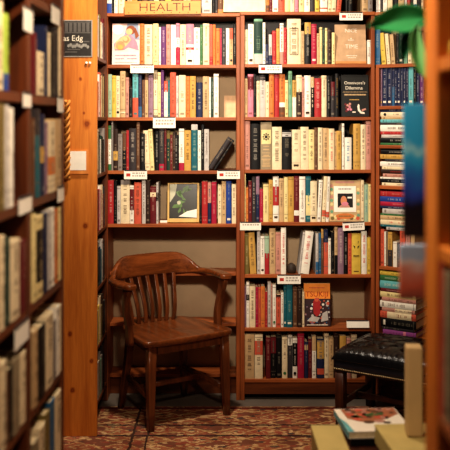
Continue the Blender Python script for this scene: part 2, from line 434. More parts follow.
for z in S_Z:
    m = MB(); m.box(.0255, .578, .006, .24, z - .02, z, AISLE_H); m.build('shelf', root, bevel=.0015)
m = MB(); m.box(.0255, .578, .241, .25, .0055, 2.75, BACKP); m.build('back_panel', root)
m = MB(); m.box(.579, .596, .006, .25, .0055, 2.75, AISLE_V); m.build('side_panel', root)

# ------------------------------------------------------------------ books on the wall
H1 = 'HEALTH sign bookcase'
def where(k, c): return f'{k} shelf of {c}'
def bk(k, c, P, sz, segs, **kw): return book_row(P, sz, f'{k} shelf, {c}', f'books on the {k} shelf of the {c}', segs, **kw)
book_row(WALL, TOPZ, 'on top of HEALTH bookcase', 'books on top of the HEALTH bookcase', [(104, 0, '''
 10 50 -150 white b=blue:72:100; 51 63 -120 black; 66 88 -140 white t=k; 92 132 -160 cream; 150 180 -110 tan; 182 214 -125 gold; 216 240 -120 black; 244 280 -110 brown; 284 320 -120 charcoal; 322 352 -130 pyellow; 355 390 -115 black; 394 432 -125 yellow; 436 470 -118 dbrown'''),
 (172, 0, '36 70 -120 black; 74 120 -112 tan; 124 182 -122 charcoal; 190 256 -140 pgrey; 260 276 -120 black; 278 293 -118 charcoal; 295 330 -150 brown b=orange:88:100')], setback=.03)
bk('first', H1, WALL, A_Z[0], [(104, 0, '''232 258 152 orange; 260 312 158 cream t=k; 315 350 152 pyellow; 352 366 175 white; 367 398 172 purple t=w; 400 428 158 rose; 430 462 160 white t=b'''),
 (172, 0, '''25 50 150 pink b=crimson:58:100 b=white:35:58; 52 89 158 cream t=k; 90 140 155 white b=pink:0:50 b=red:57:63 p=k; 141 180 178 white t=k; 181 198 160 green; 199 240 152 cream; 241 262 158 red b=coral:0:80; 263 280 158 orange; 282 307 182 orange; 308 320 182 crimson; 321 346 180 charcoal t=w; 347 369 182 white; 370 392 182 tan b=coral:0:30 d=k; 394 412 155 black t=w''')])
bk('second', H1, WALL, A_Z[1], [(104, 60, '''25 51 92 pgreen; 52 77 100 yellow; 78 102 102 cream t=k d=k; 104 138 72 tan b=cream:88:91; 139 160 112 rose; 162 182 172 black; 184 220 90 turq b=coral:55:100; 221 243 95 navy b=steel:75:100; 244 262 128 brown; 263 284 90 tan b=brown:0:14; 286 317 95 mauve; 319 345 66 khaki b=cream:20:95; 346 365 80 pyellow; 366 385 65 purple; 386 410 135 white b=coral:0:30 t=b; 411 424 130 teal; 425 462 80 coral'''),
 (172, 60, '''26 42 102 pgrey; 44 88 98 cream; 90 114 105 orange; 115 153 104 gold t=k; 156 196 145 navy t=w; 198 238 106 tan t=k; 239 250 112 white; 251 267 115 dgreen t=w; 268 300 90 white''')])
bk('third', H1, WALL, A_Z[2], [(104, 116, '''28 47 62 green b=white:30:86; 48 59 35 grey; 60 89 82 dbrown b=gold:54:76; 90 118 115 grey; 119 143 110 brown b=black:46:100; 144 160 92 red; 161 208 80 charcoal t=w; 209 230 40 brown; 232 264 112 black t=w; 266 297 92 cream l=-3; 298 324 84 pyellow l=-3; 326 353 95 black t=w; 354 387 85 charcoal b=crimson:84:100; 388 402 85 dred; 403 424 95 olive b=dgreen:20:100; 425 441 120 dred t=w; 442 460 104 dbrown'''),
 (172, 116, '''-14 10 100 olive; 12 43 120 black t=w; 45 78 82 white b=crimson:82:100; 79 122 92 gold t=k; 124 165 54 teal b=pgrey:0:12; 166 187 92 white t=k; 188 206 55 black t=w; 207 238 85 pgrey t=k''')])
bk('fourth', H1, WALL, A_Z[3], [(104, 166, '''22 62 92 red t=w; 64 82 96 black; 84 107 130 pgrey; 108 165 92 cream t=k b=grey:0:10; 166 192 125 white b=dred:10:65; 194 240 105 coral t=k; 244 268 94 pgrey t=k; 269 296 95 dbrown; 297 335 132 dred b=cream:16:28; 336 350 106 pgrey b=black:25:45'''),
 (172, 166, '''179 191 110 black; 192 229 100 red; 230 252 106 navy b=rose:0:50; 254 286 104 crimson; 295 318 120 cream t=k; 319 347 98 tan t=k; 348 382 98 blue p=w; 384 412 116 cream t=k''')])
B1 = 'middle bookcase'
book_row(WALL, BTOP, 'on top of middle bookcase', 'books on top of the middle bookcase', [(240, 0, '''166 189 -150 orange b=brown:80:100; 190 207 -140 dred; 209 246 -150 white; 248 286 -140 coral; 288 320 -130 pyellow; 322 350 -150 cream t=b; 352 375 -130 pink; 378 410 -150 pyellow t=k; 412 436 -145 cream'''),
 (306, 0, '''-10 25 -130 white t=k; 27 56 -140 charcoal; 58 86 -150 yellow; 88 138 -145 white b=coral:86:90 t=r; 140 162 -140 cream l=3; 163 190 -150 cream l=4; 192 222 -140 coral l=6; 256 270 -120 black; 272 300 -130 black; 360 398 -150 tan; 400 428 -130 grey''')], setback=.03)
bk('first', B1, WALL, B_Z[0], [(240, 0, '''28 50 165 cream b=charcoal:0:10; 52 88 155 white p=k; 90 145 122 sage b=pgrey:78:100 b=dgreen:5:76; 146 163 145 white; 164 184 285 navy; 185 206 222 pgrey b=navy:70:100; 207 233 198 red; 234 255 184 gold; 256 280 150 rose b=white:0:70; 281 301 178 red; 303 391 122 cream box t=k; 393 413 200 tan'''),
 (306, 0, '''-9 31 145 black b=gold:0:28 t=w; 34 68 155 crimson p=w; 70 87 215 tan; 88 104 175 pyellow; 105 121 180 dgreen d=g; 122 137 180 pyellow; 138 164 185 dbrown; 166 186 210 pyellow; 395 420 258 white''')])
bk('second', B1, WALL, B_Z[1], [(240, 60, '''28 49 120 tan; 50 86 92 pink b=dred:5:36; 87 104 90 black; 105 127 135 cream; 128 163 98 pgrey b=charcoal:0:12; 164 187 140 cream t=k; 188 218 92 orange; 219 252 95 red; 253 289 92 orange b=white:66:77 b=brown:77:100; 290 310 130 pyellow; 311 335 72 sage; 337 361 130 gold b=white:46:100; 362 398 98 cream b=dbrown:40:100; 399 412 110 rose; 414 454 100 white p=k'''),
 (306, 60, '''31 52 110 tan b=black:26:100 t=w; 54 98 118 red t=w; 100 132 100 cream; 134 157 102 black t=w; 158 185 140 charcoal b=dred:0:40; 187 212 88 black t=g''')])
bk('third', B1, WALL, B_Z[2], [(240, 116, '''28 64 30 rose; 67 130 50 black t=w; 132 204 40 khaki emb; 206 268 70 cream t=k; 270 331 98 black b=pgrey:3:14; 333 388 88 cream p=k; 389 441 70 cream t=k'''),
 (306, 116, '''17 53 88 pyellow t=k; 54 75 75 brown; 76 106 75 cream t=k; 107 146 78 tan t=k; 147 182 82 cream t=r; 183 196 100 tan; 197 228 96 gold t=k; 231 246 48 white; 247 293 138 white t=b; 295 303 120 black; 304 349 50 gold; 351 384 55 cream t=k; 385 422 35 rose''')])
bk('fourth', B1, WALL, B_Z[3], [(240, 166, '''24 38 50 pyellow; 39 53 140 orange; 54 76 98 dred t=w; 77 102 70 charcoal t=w; 103 125 66 navy b=mauve:0:40; 126 148 148 crimson; 149 184 118 pyellow; 185 211 90 gold; 212 249 68 white b=red:22:64 p=k; 251 282 80 tan; 283 308 70 pyellow; 309 346 68 gold; 347 380 65 dred b=white:75:86; 381 420 68 white; 423 457 66 teal b=pyellow:42:86'''),
 (306, 166, '''28 70 98 cream p=k; 70 94 90 white l=3; 100 124 66 cream b=coral:74:88 l=3; 126 146 68 white b=coral:78:90 l=2; 354 373 92 cream; 375 400 120 pgreen t=b; 401 422 118 pyellow''')])
bk('fifth', B1, WALL, B_Z[4], [(240, 216, '''24 58 110 olive; 64 106 105 gold t=k l=-3; 110 130 92 pgrey; 131 158 130 white p=k; 159 187 130 pgreen b=red:45:100; 189 228 80 tan t=k; 229 262 105 rose; 263 296 75 white t=r'''),
 (306, 216, '''62 80 112 pgrey b=steel:70:100; 81 97 110 steel; 98 112 85 brown b=gold:0:20; 113 142 85 navy b=coral:30:100; 143 160 145 white; 162 182 105 black; 183 203 70 tan b=black:60:100; 204 242 75 mauve t=w; 243 268 110 black t=w; 270 293 112 coral; 294 352 112 yellow bird; 356 391 98 white t=r; 392 424 138 yellow''')])
bk('sixth', B1, WALL, B_Z[5], [(240, 270, '''24 40 105 mauve; 41 60 80 white b=black:27:40; 61 99 105 cream t=k; 100 117 110 crimson; 118 133 110 coral; 134 160 105 orange; 161 177 140 red; 178 198 75 pgrey; 199 208 90 rose; 209 231 95 white d=g; 233 262 160 coral b=black:0:8; 263 280 145 white; 281 298 98 teal p=w; 299 337 95 teal p=w; 340 368 110 brown; 370 398 110 dbrown; 399 414 140 cream''')])
bk('bottom', B1, WALL, B_Z[6], [(240, 325, '''30 92 60 tan t=k; 94 146 62 cream b=coral:14:46; 166 196 80 dred; 197 232 75 black b=dred:0:40; 234 268 60 black; 270 305 78 cream d=g; 307 336 65 charcoal b=white:0:24; 338 368 85 white b=black:12:70 d=k; 370 412 55 crimson'''),
 (290, 325, '''93 116 110 navy b=tan:8:22; 117 141 90 dred; 142 168 70 white b=tan:0:35; 174 219 90 navy b=gold:4:50 b=coral:75:90; 220 249 55 cream; 250 280 80 tan; 282 312 55 dbrown; 320 360 70 gold; 364 392 84 rose; 394 430 66 cream''')])
# dark books slumped against the upright, plain card and a paper slip
def slump(px0, py0, px1, py1, th, col, label, k):
    pl = WALL.back(.02 + .012 * k)
    t0, z0 = pl.hit(px0, py0); t1, z1 = pl.hit(px1, py1)
    a = math.atan2(t1 - t0, z1 - z0); h = math.hypot(t1 - t0, z1 - z0)
    b = make_book(th, h, .16, col, [], pl.at(t0, z0), (0, a, 0))
    b['label'] = label; b['category'] = 'book'; b['group'] = 'books on the third shelf of the HEALTH sign bookcase'
slump(210.2, 168.2, 230.2, 137.8, .026, 'charcoal', 'dark grey book slumped diagonally beside upright books, third shelf, HEALTH sign bookcase', 0)
slump(214.6, 169.6, 233.6, 140.2, .014, 'black', 'thin black book slumped on top against the upright, third shelf, HEALTH sign bookcase', 0)
def leanbig(px0b, px1b, px0t, ytop, sz, col, ft, label, group):
    pl = WALL.back(.014); t0, _ = pl.hit(px0b, 0); t1, _ = pl.hit(px1b, 0); tt, z1 = pl.hit(px0t, ytop)
    a = math.atan2(tt - t0, z1 - sz); w = (t1 - t0) * math.cos(a); h = (z1 - sz) / math.cos(a) - w * math.sin(abs(a))
    b = make_book(w, h, .16, col, ft, pl.at((t0 + t1) / 2, sz + w / 2 * abs(math.sin(a)) + .0004), (0, a, 0))
    b['label'] = label; b['category'] = 'book'; b['group'] = group
g5 = 'books on the fifth shelf of the middle bookcase'
leanbig(298.3, 300.4, 303.2, 232, B_Z[4], 'pgrey', [], 'thin pale grey book leaning against a big white book, fifth shelf, middle bookcase', g5)
leanbig(300.6, 308.8, 305.6, 231, B_Z[4], 'white', ['t=r'], 'big white book leaning on the steel blue one, fifth shelf, middle bookcase', g5)

# ------------------------------------------------------------------ face-out books
def faceout(name, px0, px1, yt, sz, label, cat, base_col, art, setback=.03, tilt=-8, th=.018, plane=WALL, group=None, yaw=0):
    pl = plane.back(setback); t0, _ = pl.hit(px0, 0); t1, _ = pl.hit(px1, 0); _, z1 = pl.hit(px0, yt)
    w = t1 - t0; h = (z1 - sz) / math.cos(math.radians(tilt))
    m = MB(); c = pm(base_col) if isinstance(base_col, str) else base_col
    m.box(-w/2, w/2, 0, .002, 0, h, c); m.box(-w/2, w/2, th - .002, th, 0, h, c); m.box(-w/2, -w/2 + .002, .002, th - .002, 0, h, c)
    def poly(pts, mat, k=1): m.face([((u - .5) * w, -.0006 * k, v * h) for u, v in pts], mat)
    def rect(u0, u1, v0, v1, mat, k=1): poly([(u0, v0), (u1, v0), (u1, v1), (u0, v1)], mat, k)
    def disc(u, v, r, mat, k=1, ry=None, n=14): poly([(u + r * math.cos(2*math.pi*i/n), v + (ry or r * w / h) * math.sin(2*math.pi*i/n)) for i in range(n)], mat, k)
    def txt(s, u, v, size, mat, k=2): m.text(s, xyz_rx90(((u - .5) * w, -.0006 * k, v * h)), size, mat)
    def line(u0, u1, v, hh, mat, k=2):
        x = u0
        while x < u1:
            l = random.uniform(.02, .05); rect(x, min(u1, x + l), v - hh/2, v + hh/2, mat, k); x += l + .012
    art(poly, rect, disc, txt, line, w, h)
    o = m.build(name, None, loc=pl.at((t0 + t1) / 2, sz + .001 + th * abs(math.sin(math.radians(tilt)))), rot=(math.radians(tilt), 0, pl.rz + yaw))
    tag(o, label, cat, group)
    p = MB(); p.box(-w/2 + .0022, w/2 - .002, .0021, th - .0021, .001, h - .002, PAGE); p.build('page_block', o)
    return o
SKIN = flat('painted_skin', (232, 176, 128), .5, .2); SKIN2 = flat('painted_shade', (212, 140, 100), .5, .2); HAIR = flat('painted_hair', (140, 76, 46), .5, .2); BLUEG = flat('painted_blue_grey', (140, 150, 170), .5, .2); LILAC = flat('painted_lilac', (206, 176, 178), .5, .2)
def art_mother(poly, rect, disc, txt, line, w, h):
    rect(0, 1, 0, .30, flat('pale_lilac', (226, 206, 200)))
    rect(0, 1, .30, 1, flat('pale_pink', (238, 200, 190)), 1)
    poly([(.4, .62), (.55, 1), (.95, 1), (1, .6)], BLUEG, 2); disc(.2, .86, .2, CARD, 2)
    disc(.68, .84, .17, HAIR, 3); disc(.62, .80, .12, SKIN, 4); poly([(.85, .9), (.98, .7), (.86, .62), (.8, .8)], HAIR, 3)
    poly([(.1, .34), (.06, .5), (.3, .66), (.52, .74), (.72, .7), (.9, .55), (.98, .34), (.6, .42), (.45, .36)], pm('pink'), 4)
    poly([(.08, .38), (.14, .56), (.38, .68), (.58, .72), (.7, .6), (.52, .46), (.3, .36)], SKIN, 5)
    disc(.3, .46, .17, SKIN2, 6); disc(.3, .42, .1, pm('gold'), 7); disc(.5, .6, .12, SKIN2, 6); disc(.48, .62, .08, SKIN, 7)
    line(.12, .88, .22, .035, pm('mauve')); line(.12, .45, .14, .03, pm('mauve')); line(.55, .92, .14, .03, pm('mauve')); line(.1, .9, .05, .015, pm('grey'))
faceout('paperback', 112, 139.3, 23.5, A_Z[0], 'pale paperback facing out with painted mother and baby, first shelf, HEALTH sign bookcase', 'book', 'cream', art_mother, tilt=-6)
GREENP = flat('photo_leaf', (92, 122, 66), .3, .3)
def art_leafphoto(poly, rect, disc, txt, line, w, h):
    rect(.07, .93, .12, .97, flat('photo_dark', (34, 34, 26), .3, .4), 1)
    poly([(.07, .5), (.07, .97), (.3, .97), (.24, .7)], flat('photo_pale', (190, 188, 160), .3, .3), 2)
    for i in range(13):
        a = i * .42; r = .13 + .09 * (i % 3); c = (.5 + .1 * math.cos(i), .8 - .04 * i)
        if c[1] < .2: continue
        poly([c, (c[0] + r * math.cos(a) + .02, c[1] + r * .7 * math.sin(a) + .02), (c[0] + 1.25 * r * math.cos(a + .25), c[1] + r * .8 * math.sin(a + .25)), (c[0] + r * .7 * math.cos(a + .6), c[1] + r * .5 * math.sin(a + .6))], GREENP, 3)
    poly([(.35, .15), (.62, .28), (.93, .34), (.93, .12)], CARD, 4); disc(.36, .5, .06, flat('photo_pale', (190, 188, 160)), 4); disc(.42, .42, .05, GREENP, 4)
o = faceout('framed_picture', 167.4, 199, 184, A_Z[3], 'gold framed photo of dark green leaves, fourth shelf, HEALTH sign bookcase', 'picture', 'black', art_leafphoto, tilt=-8, setback=.05)
w_ = (199 - 167.4) * .0061; h_ = o.dimensions.z
m = MB(); fw = .012
hh = max(v[2] for v in [tuple(v.co) for v in o.data.vertices])
for (x0, x1, z0, z1) in ((-w_/2, -w_/2 + fw, 0, hh), (w_/2 - fw, w_/2, 0, hh), (-w_/2 + fw, w_/2 - fw, 0, .024), (-w_/2 + fw, w_/2 - fw, hh - .006, hh)): m.box(x0, x1, -.008, .004, z0, z1, flat('gilt_wood', (214, 176, 104), .4, .3))
m.build('picture_frame', o, bevel=.002)
def art_kraft(poly, rect, disc, txt, line, w, h):
    rect(0, 1, 0, .06, flat('kraft_foot', (206, 140, 84), .6, .2), 1)
    txt('NICE', .52, .84, .034, WINK); txt('TIME', .53, .43, .036, WINK)
    disc(.52, .64, .02, WINK, 2); line(.42, .62, .6, .02, WINK); line(.36, .7, .2, .02, WINK); line(.4, .66, .15, .015, WINK)
faceout('paperback', 335.5, 366.5, 24.5, B_Z[0], 'kraft brown book facing out with white capitals, first shelf, middle bookcase', 'book', flat('kraft_cover', (192, 158, 124), .6, .2), art_kraft, tilt=-9, setback=.022)
def art_omni(poly, rect, disc, txt, line, w, h):
    txt("Omnivore's", .5, .80, .027, WINK); txt('Dilemma', .47, .68, .029, WINK)
    line(.06, .94, .585, .012, pm('tan')); line(.12, .9, .52, .035, pm('tan')); line(.3, .66, .40, .02, pm('gold'))
    for i in range(9): disc(.24 + .06 * math.cos(i * 2.4) * (1 + i % 2), .22 + .05 * math.sin(i * 2.4) * (1 + i % 2), .045, pm(['rose', 'dred', 'pink'][i % 3]), 2 + i % 2)
    pts = [(.62 + .02 * 0, .3), (.58, .24), (.6, .14), (.7, .07), (.84, .06), (.84, .1), (.72, .12), (.66, .18), (.66, .27)]
    poly(pts, WINK, 2); poly([(.74, .12), (.9, .16), (.88, .2), (.74, .17)], pm('rose'), 3); rect(.4, .52, .09, .12, WINK, 2)
faceout('paperback', 341.5, 369, 75, B_Z[1], 'black book facing out with white title and small pictures, second shelf, middle bookcase', 'book', flat('black_cover', (24, 24, 22), .45, .3), art_omni, tilt=-7)
def art_ornate(poly, rect, disc, txt, line, w, h):
    rect(.03, .97, .03, .97, pm('tan'), 1); rect(.2, .8, .93, .98, pm('rose'), 2)
    for i in range(9):
        disc(.1 + .1 * i, .08 + .03 * (i % 2), .06, pm(['olive', 'pyellow', 'coral'][i % 3]), 2); disc(.08, .15 + .09 * i, .05, pm(['pyellow', 'sage', 'rose'][i % 3]), 2); disc(.92, .15 + .09 * i, .05, pm(['sage', 'pyellow', 'tan'][i % 3]), 2)
    disc(.5, .13, .3, pm('orange'), 3, .07); line(.3, .7, .13, .03, pm('olive'), 4)
    rect(.15, .85, .23, .86, CARD, 4); line(.3, .7, .79, .03, pm('grey'), 5)
    rect(.27, .75, .34, .68, flat('photo_black', (26, 20, 18)), 5); disc(.46, .5, .1, SKIN2, 6, .12); disc(.5, .43, .11, pm('pink'), 7, .05); rect(.58, .72, .56, .6, CARD, 6); poly([(.3, .36), (.42, .42), (.62, .4), (.66, .34), (.3, .34)], pm('rose'), 6)
faceout('paperback', 329.3, 361, 181, B_Z[3], 'ornate bordered book facing out with small central portrait, fourth shelf, middle bookcase', 'book', 'tan', art_ornate, tilt=-5, setback=.02)
def art_tsukiji(poly, rect, disc, txt, line, w, h):
    rect(0, 1, .64, 1, flat('bright_orange_cover', (244, 150, 62)), 1); rect(0, 1, 0, .64, flat('photo_market', (64, 44, 48)), 1)
    txt('TSUKIJI', .5, .745, .044, flat('title_red', (170, 48, 24))); line(.2, .8, .9, .02, pm('coral'))
    rnd = random.Random(3)
    for i in range(60):
        disc(rnd.uniform(.04, .96), rnd.uniform(.03, .6), rnd.uniform(.02, .06), pm(rnd.choice(['pgrey', 'rose', 'charcoal', 'steel', 'white', 'dbrown', 'coral', 'mauve'])), 2 + i % 3)
    poly([(.36, .3), (.34, .56), (.42, .66), (.56, .66), (.62, .54), (.6, .28), (.48, .22)], pm('red'), 6); disc(.48, .62, .08, pm('coral'), 7)
    poly([(.1, .12), (.3, .24), (.6, .2), (.5, .1)], pm('pgrey'), 5); poly([(.64, .1), (.7, .3), (.88, .36), (.92, .14)], pm('pgrey'), 5); line(.1, .9, .03, .025, WINK, 6)
faceout('paperback', 304.2, 330.5, 285, B_Z[5], 'orange TSUKIJI book facing out with market photo, sixth shelf, middle bookcase', 'book', 'tan', art_tsukiji, tilt=-6, th=.03)
def art_ring(poly, rect, disc, txt, line, w, h):
    disc(.1, .74, .62, pm('charcoal'), 1, n=32); disc(.1, .74, .52, CARD, 2, n=32); disc(.1, .74, .47, pm('black'), 3, n=32); disc(.1, .74, .34, pm('mauve'), 4, n=32)
faceout('large_book', 222.8, 265.4, -42, BTOP + .001, 'big cream cover with dark ring pattern standing on top of the bookcases', 'book', 'cream', art_ring, tilt=-6, setback=.035)
m = MB(); a = wx(222); b = wx(234.2); m.box(0, b - a, 0, .004, 0, (117 - 95.5) * .0064, flat('buff_card', (222, 186, 146), .6, .2)); o = m.build('card', None, bevel=.0008, loc=(a + .012, YW + .19, A_Z[1] + .001), rot=(math.radians(-8), 0, 0))
tag(o, 'plain buff card standing at the back, second shelf, HEALTH sign bookcase', 'card')
m = MB(); m.box(0, .05, 0, .035, 0, .012, CARD); o = m.build('paper_slip', None, bevel=.002, loc=(wx(159.5), YW + .05, A_Z[3] + .0006), rot=(0, 0, .1)); tag(o, 'small white folded paper beside the framed leaf photo', 'paper')
m = MB()
rg = []
for i in range(9):
    t = i / 8; r = .030 * math.sqrt(max(.02, 1 - (2 * t - .8) ** 2 / 1.5)); rg.append([(r * (1 + .12 * math.sin(3 * k)) * math.cos(k * math.pi / 6), r * math.sin(k * math.pi / 6), .062 * t) for k in range(12)])
m.loft(rg, flat('dark_stone', (62, 50, 42), .6, .3, .4, 60, bump=.4)); o = m.build('stone_paperweight', None, loc=(wx(292), YW + .05, B_Z[4] + .0006)); tag(o, 'dark rounded stone paperweight in the gap, fifth shelf, middle bookcase', 'paperweight')

# ------------------------------------------------------------------ shelf tags and signs
def shelf_tag(plane, x0, x1, y0, y1, label, red=True, roll=0, pitch=0, off=-.004, second=False, lines=2, group='white shelf tags'):
    pl = plane.back(off); t0, za = pl.hit(x0, y0); t1, _ = pl.hit(x1, y0); _, zb = pl.hit(x0, y1)
    w, h = t1 - t0, za - zb
    m = MB(); m.box(-w/2, w/2, 0, .0016, -h, 0, CARD)
    if red:
        m.face([(-w*.40, -.0005, -h*.68), (-w*.22, -.0005, -h*.68), (-w*.22, -.0005, -h*.32), (-w*.40, -.0005, -h*.32)], REDINK)
    for k in range(lines):
        z = -h * (.3 + .3 * k); x = -w * (.14 if red else .38)
        while x < w * .38:
            l = random.uniform(.006, .016); m.face([(x, -.0005, z - h*.09), (min(w*.42, x + l), -.0005, z - h*.09), (min(w*.42, x + l), -.0005, z + h*.09), (x, -.0005, z + h*.09)], INK); x += l + .004
    o = m.build('shelf_tag', None, loc=pl.at((t0 + t1) / 2, za), rot=(pitch, roll, pl.rz)); tag(o, label, 'shelf tag', group)
    c = MB(); c.box(-w * .48, w * .48, -.001, .0035, -.003, .004, pm('charcoal')); c.build('clip', o)
    return o
shelf_tag(WALL, 130.4, 153.8, 65, 73, 'white card tag with faint line below the painted mother paperback', red=False, lines=1)
shelf_tag(WALL, 153, 175.5, 117.3, 128, 'white tag on second shelf edge of HEALTH sign bookcase', red=False)
shelf_tag(WALL, 124, 147, 170.6, 179.2, 'white tag with red text below the third shelf dark books, HEALTH bookcase', red=True)
shelf_tag(WALL, 217.2, 240, 170.6, 178.9, 'white tag with red mark under the slumped dark books', red=True, lines=2)
shelf_tag(WALL, 339.5, 362.8, 12.6, 20.3, 'white tag with red mark above the kraft brown book', off=-.0085, red=True)
shelf_tag(WALL, 258.7, 282, 64.6, 73, 'white tag with red mark on first shelf edge of middle bookcase')
shelf_tag(WALL, 240, 261, 222.4, 230.2, 'white tag with grey lettering on upright between HEALTH and middle bookcases', red=False, lines=1)
shelf_tag(WALL, 342.5, 364.3, 222.4, 230.4, 'tilted white tag with red mark below the ornate portrait book', roll=-.05)
shelf_tag(WALL, 277.3, 300.7, 275.2, 283.9, 'white tag with red mark above the teal books, middle bookcase')
shelf_tag(WALL, 346.5, 369, 320.8, 327.6, 'white blank tag tipped forward beside the TSUKIJI book shelf, above the stool', red=False, lines=0, pitch=-.3, off=-.012)
shelf_tag(LEFTP, 23.5, 31.5, 92.5, 107, 'blurred white tag on middle post of aisle shelving, second from top', red=False, lines=0, group='aisle shelf tags')
shelf_tag(LEFTP, 24, 33, 6, 30, 'large blurred white tag on middle post of aisle shelving, topmost', red=False, lines=0, group='aisle shelf tags')
shelf_tag(LEFTP, 52, 60, 4, 22, 'blurred white tag at far end of top aisle shelf', red=False, lines=0, group='aisle shelf tags')
shelf_tag(LEFTP, 58, 63.5, 97, 112, 'blurred white tag at far end of second aisle shelf', red=False, lines=0, group='aisle shelf tags')
shelf_tag(LEFTP, 19, 32, 199, 216, 'blurred white tag on middle post of aisle shelving, above dark red book', red=False, lines=0, group='aisle shelf tags')
shelf_tag(LEFTP, 58, 64, 188, 203, 'blurred white tag at far end of third aisle shelf', red=False, lines=0, group='aisle shelf tags')
shelf_tag(LEFTP, 15, 29, 330, 352, 'blurred white tag low on middle post of aisle shelving', red=False, lines=0, group='aisle shelf tags')
# HEALTH sign
x0, x1 = wx(125), wx(201); z0, z1 = wz(15), wz(1.8)
m = MB(); W, Hh = x1 - x0, z1 - z0; m.box(0, W, 0, .012, 0, Hh, wood('sign_wood', (192, 120, 54), (216, 150, 78), 0, 6))
m.text('HEALTH', xyz_rx90((W * .53, -.0008, Hh * .50)) @ Matrix.Diagonal((1.22, 1, 1, 1)), .070, flat('carved_brown', (44, 26, 15)), thin=-.0009)
for k in range(9): 
    u = (k + .5) / 9; m.face([(W*u + .003*math.cos(a*math.pi/3), -.0008, Hh*.12 + .003*math.sin(a*math.pi/3)) for a in range(6)], DINK)
o = m.build('sign', None, bevel=.002, loc=(x0, YW - .022, z0 - .0), rot=(0, math.radians(-.6), 0)); tag(o, 'orange wooden sign reading HEALTH on top of the bookcase', 'sign')

# ------------------------------------------------------------------ bookcase set at an angle
CC = 'angled bookcase'
book_row(CP, cz(12), 'on top of angled bookcase', 'books on top of the angled bookcase', [(365, 0, '''72 84 -120 pgrey; 86 98 -130 white; 100 112 -120 charcoal; 116 142 -130 white; 146 176 -125 cream; 180 210 -120 black; 214 250 -130 tan'''),
  (400, 0, '''40 72 -100 pgrey; 74 104 -110 red; 106 126 -115 black'''.replace('40 72','30 44').replace('74 104','46 66').replace('106 126','68 84') + '; 86 108 -110 white b=steel:80:100; 110 132 -115 black; 134 150 -118 cream')], setback=.02, sc=6.43)
bk('first', CC, CP, C_Z[0], [(365, 0, '''64 98 190 steel; 108 136 210 yellow l=-5; 142 164 215 cream l=-5; 170 194 220 tan l=-4; 200 216 215 black; 218 246 200 dgreen p=w; 250 272 210 teal b=sage:60:100; 276 300 205 cream; 304 330 190 tan; 334 360 200 dbrown; 364 390 210 brown''')])
bk('second', CC, CP, C_Z[1], [(365, 60, '''92 110 52 mauve p=y; 112 143 54 navy t=w p=w; 145 172 52 navy t=w p=w; 174 190 50 navy b=steel:50:100; 192 205 50 navy t=w p=w; 207 228 52 navy t=w p=w; 230 244 50 navy t=w; 246 262 52 navy t=w p=w; 264 279 50 navy t=w; 280 311 46 turq p=w; 312 329 60 black t=w; 331 350 85 navy t=w; 352 378 85 purple t=w p=w''')], depth=.15)
g = 'books stacked flat on the angled bookcase'
stack(CP, 380.5, 417, C_Z[2], 'flat stack below the blue row', g, [(107.6, 111.6, 'navy', 't=w', -1), (112, 116.6, 'cream', 'd=k'), (116.6, 119.2, 'tan', '', 1), (119.2, 122.4, 'turq', '', 0), (122.4, 124.6, 'charcoal'), (124.6, 131.2, 'white', 't=k'), (131.2, 134.4, 'red'), (134.4, 137.6, 'pgrey', '', 1), (137.6, 142.6, 'black', 't=w', 0), (142.6, 144.8, 'green')])
stack(CP, 380, 418, C_Z[3], 'flat stack with golden book', g, [(149.5, 153.9, 'black', 't=w', 1), (153.9, 158.6, 'gold'), (158.6, 161.2, 'charcoal', '', 5), (161.2, 166, 'white', 't=k'), (166, 169, 'cream', '', 2), (169, 173.2, 'dbrown', 't=r', 1), (173.2, 176.6, 'rose', '', 3), (176.6, 178.4, 'white'), (178.4, 182.2, 'black', 't=w'), (182.2, 185.2, 'cream', '', 2)])
bk('fourth', CC, CP, C_Z[4], [(365, 220, '''95 123 60 coral; 124 134 75 white; 148 175 78 gold b=charcoal:52:100; 180 206 140 white; 208 223 150 dbrown; 224 258 60 coral; 262 290 64 rose; 294 320 60 tan''')])
stack(CP, 379.5, 418, cz(229.5), 'flat stack resting on upright books', g, [(191, 196.4, 'red', 'b=black:0:30'), (196.4, 201.6, 'blue', 't=w'), (201.6, 205.8, 'crimson', '', 1), (205.8, 208.4, 'navy', 't=w', -2), (208.4, 213.4, 'pgrey', '', 3), (213.4, 215.2, 'green', '', 1), (215.2, 219.4, 'tan', 't=k', 1), (219.4, 224.4, 'cream', 't=r', 1), (224.4, 226.4, 'teal', '', 1), (226.4, 229.5, 'pgrey', '', 7)])
stack(CP, 379, 404, C_Z[5], 'tall flat stack behind the leather stool', g, [(271, 275, 'yellow', '', 0), (275, 280.6, 'green', 't=w', 0), (280.6, 288, 'turq', 't=w', 0), (288, 291.4, 'dred', 't=w', 2), (291.4, 297, 'pyellow', 't=k', 0, 12), (297, 300.6, 'rose', 't=k', 3, 12), (300.6, 307.2, 'white', '', -1, 12), (307.2, 311, 'rose', 'b=cream:10:60', 3, 11), (311, 317.6, 'coral', 'b=cream:12:80', 1, 12), (317.6, 326, 'black', 'p=w', 2, 12), (326, 329, 'charcoal', '', 3, 10), (329, 334, 'violet', 'b=pink:30:38', 4, 12)], depth=.2)

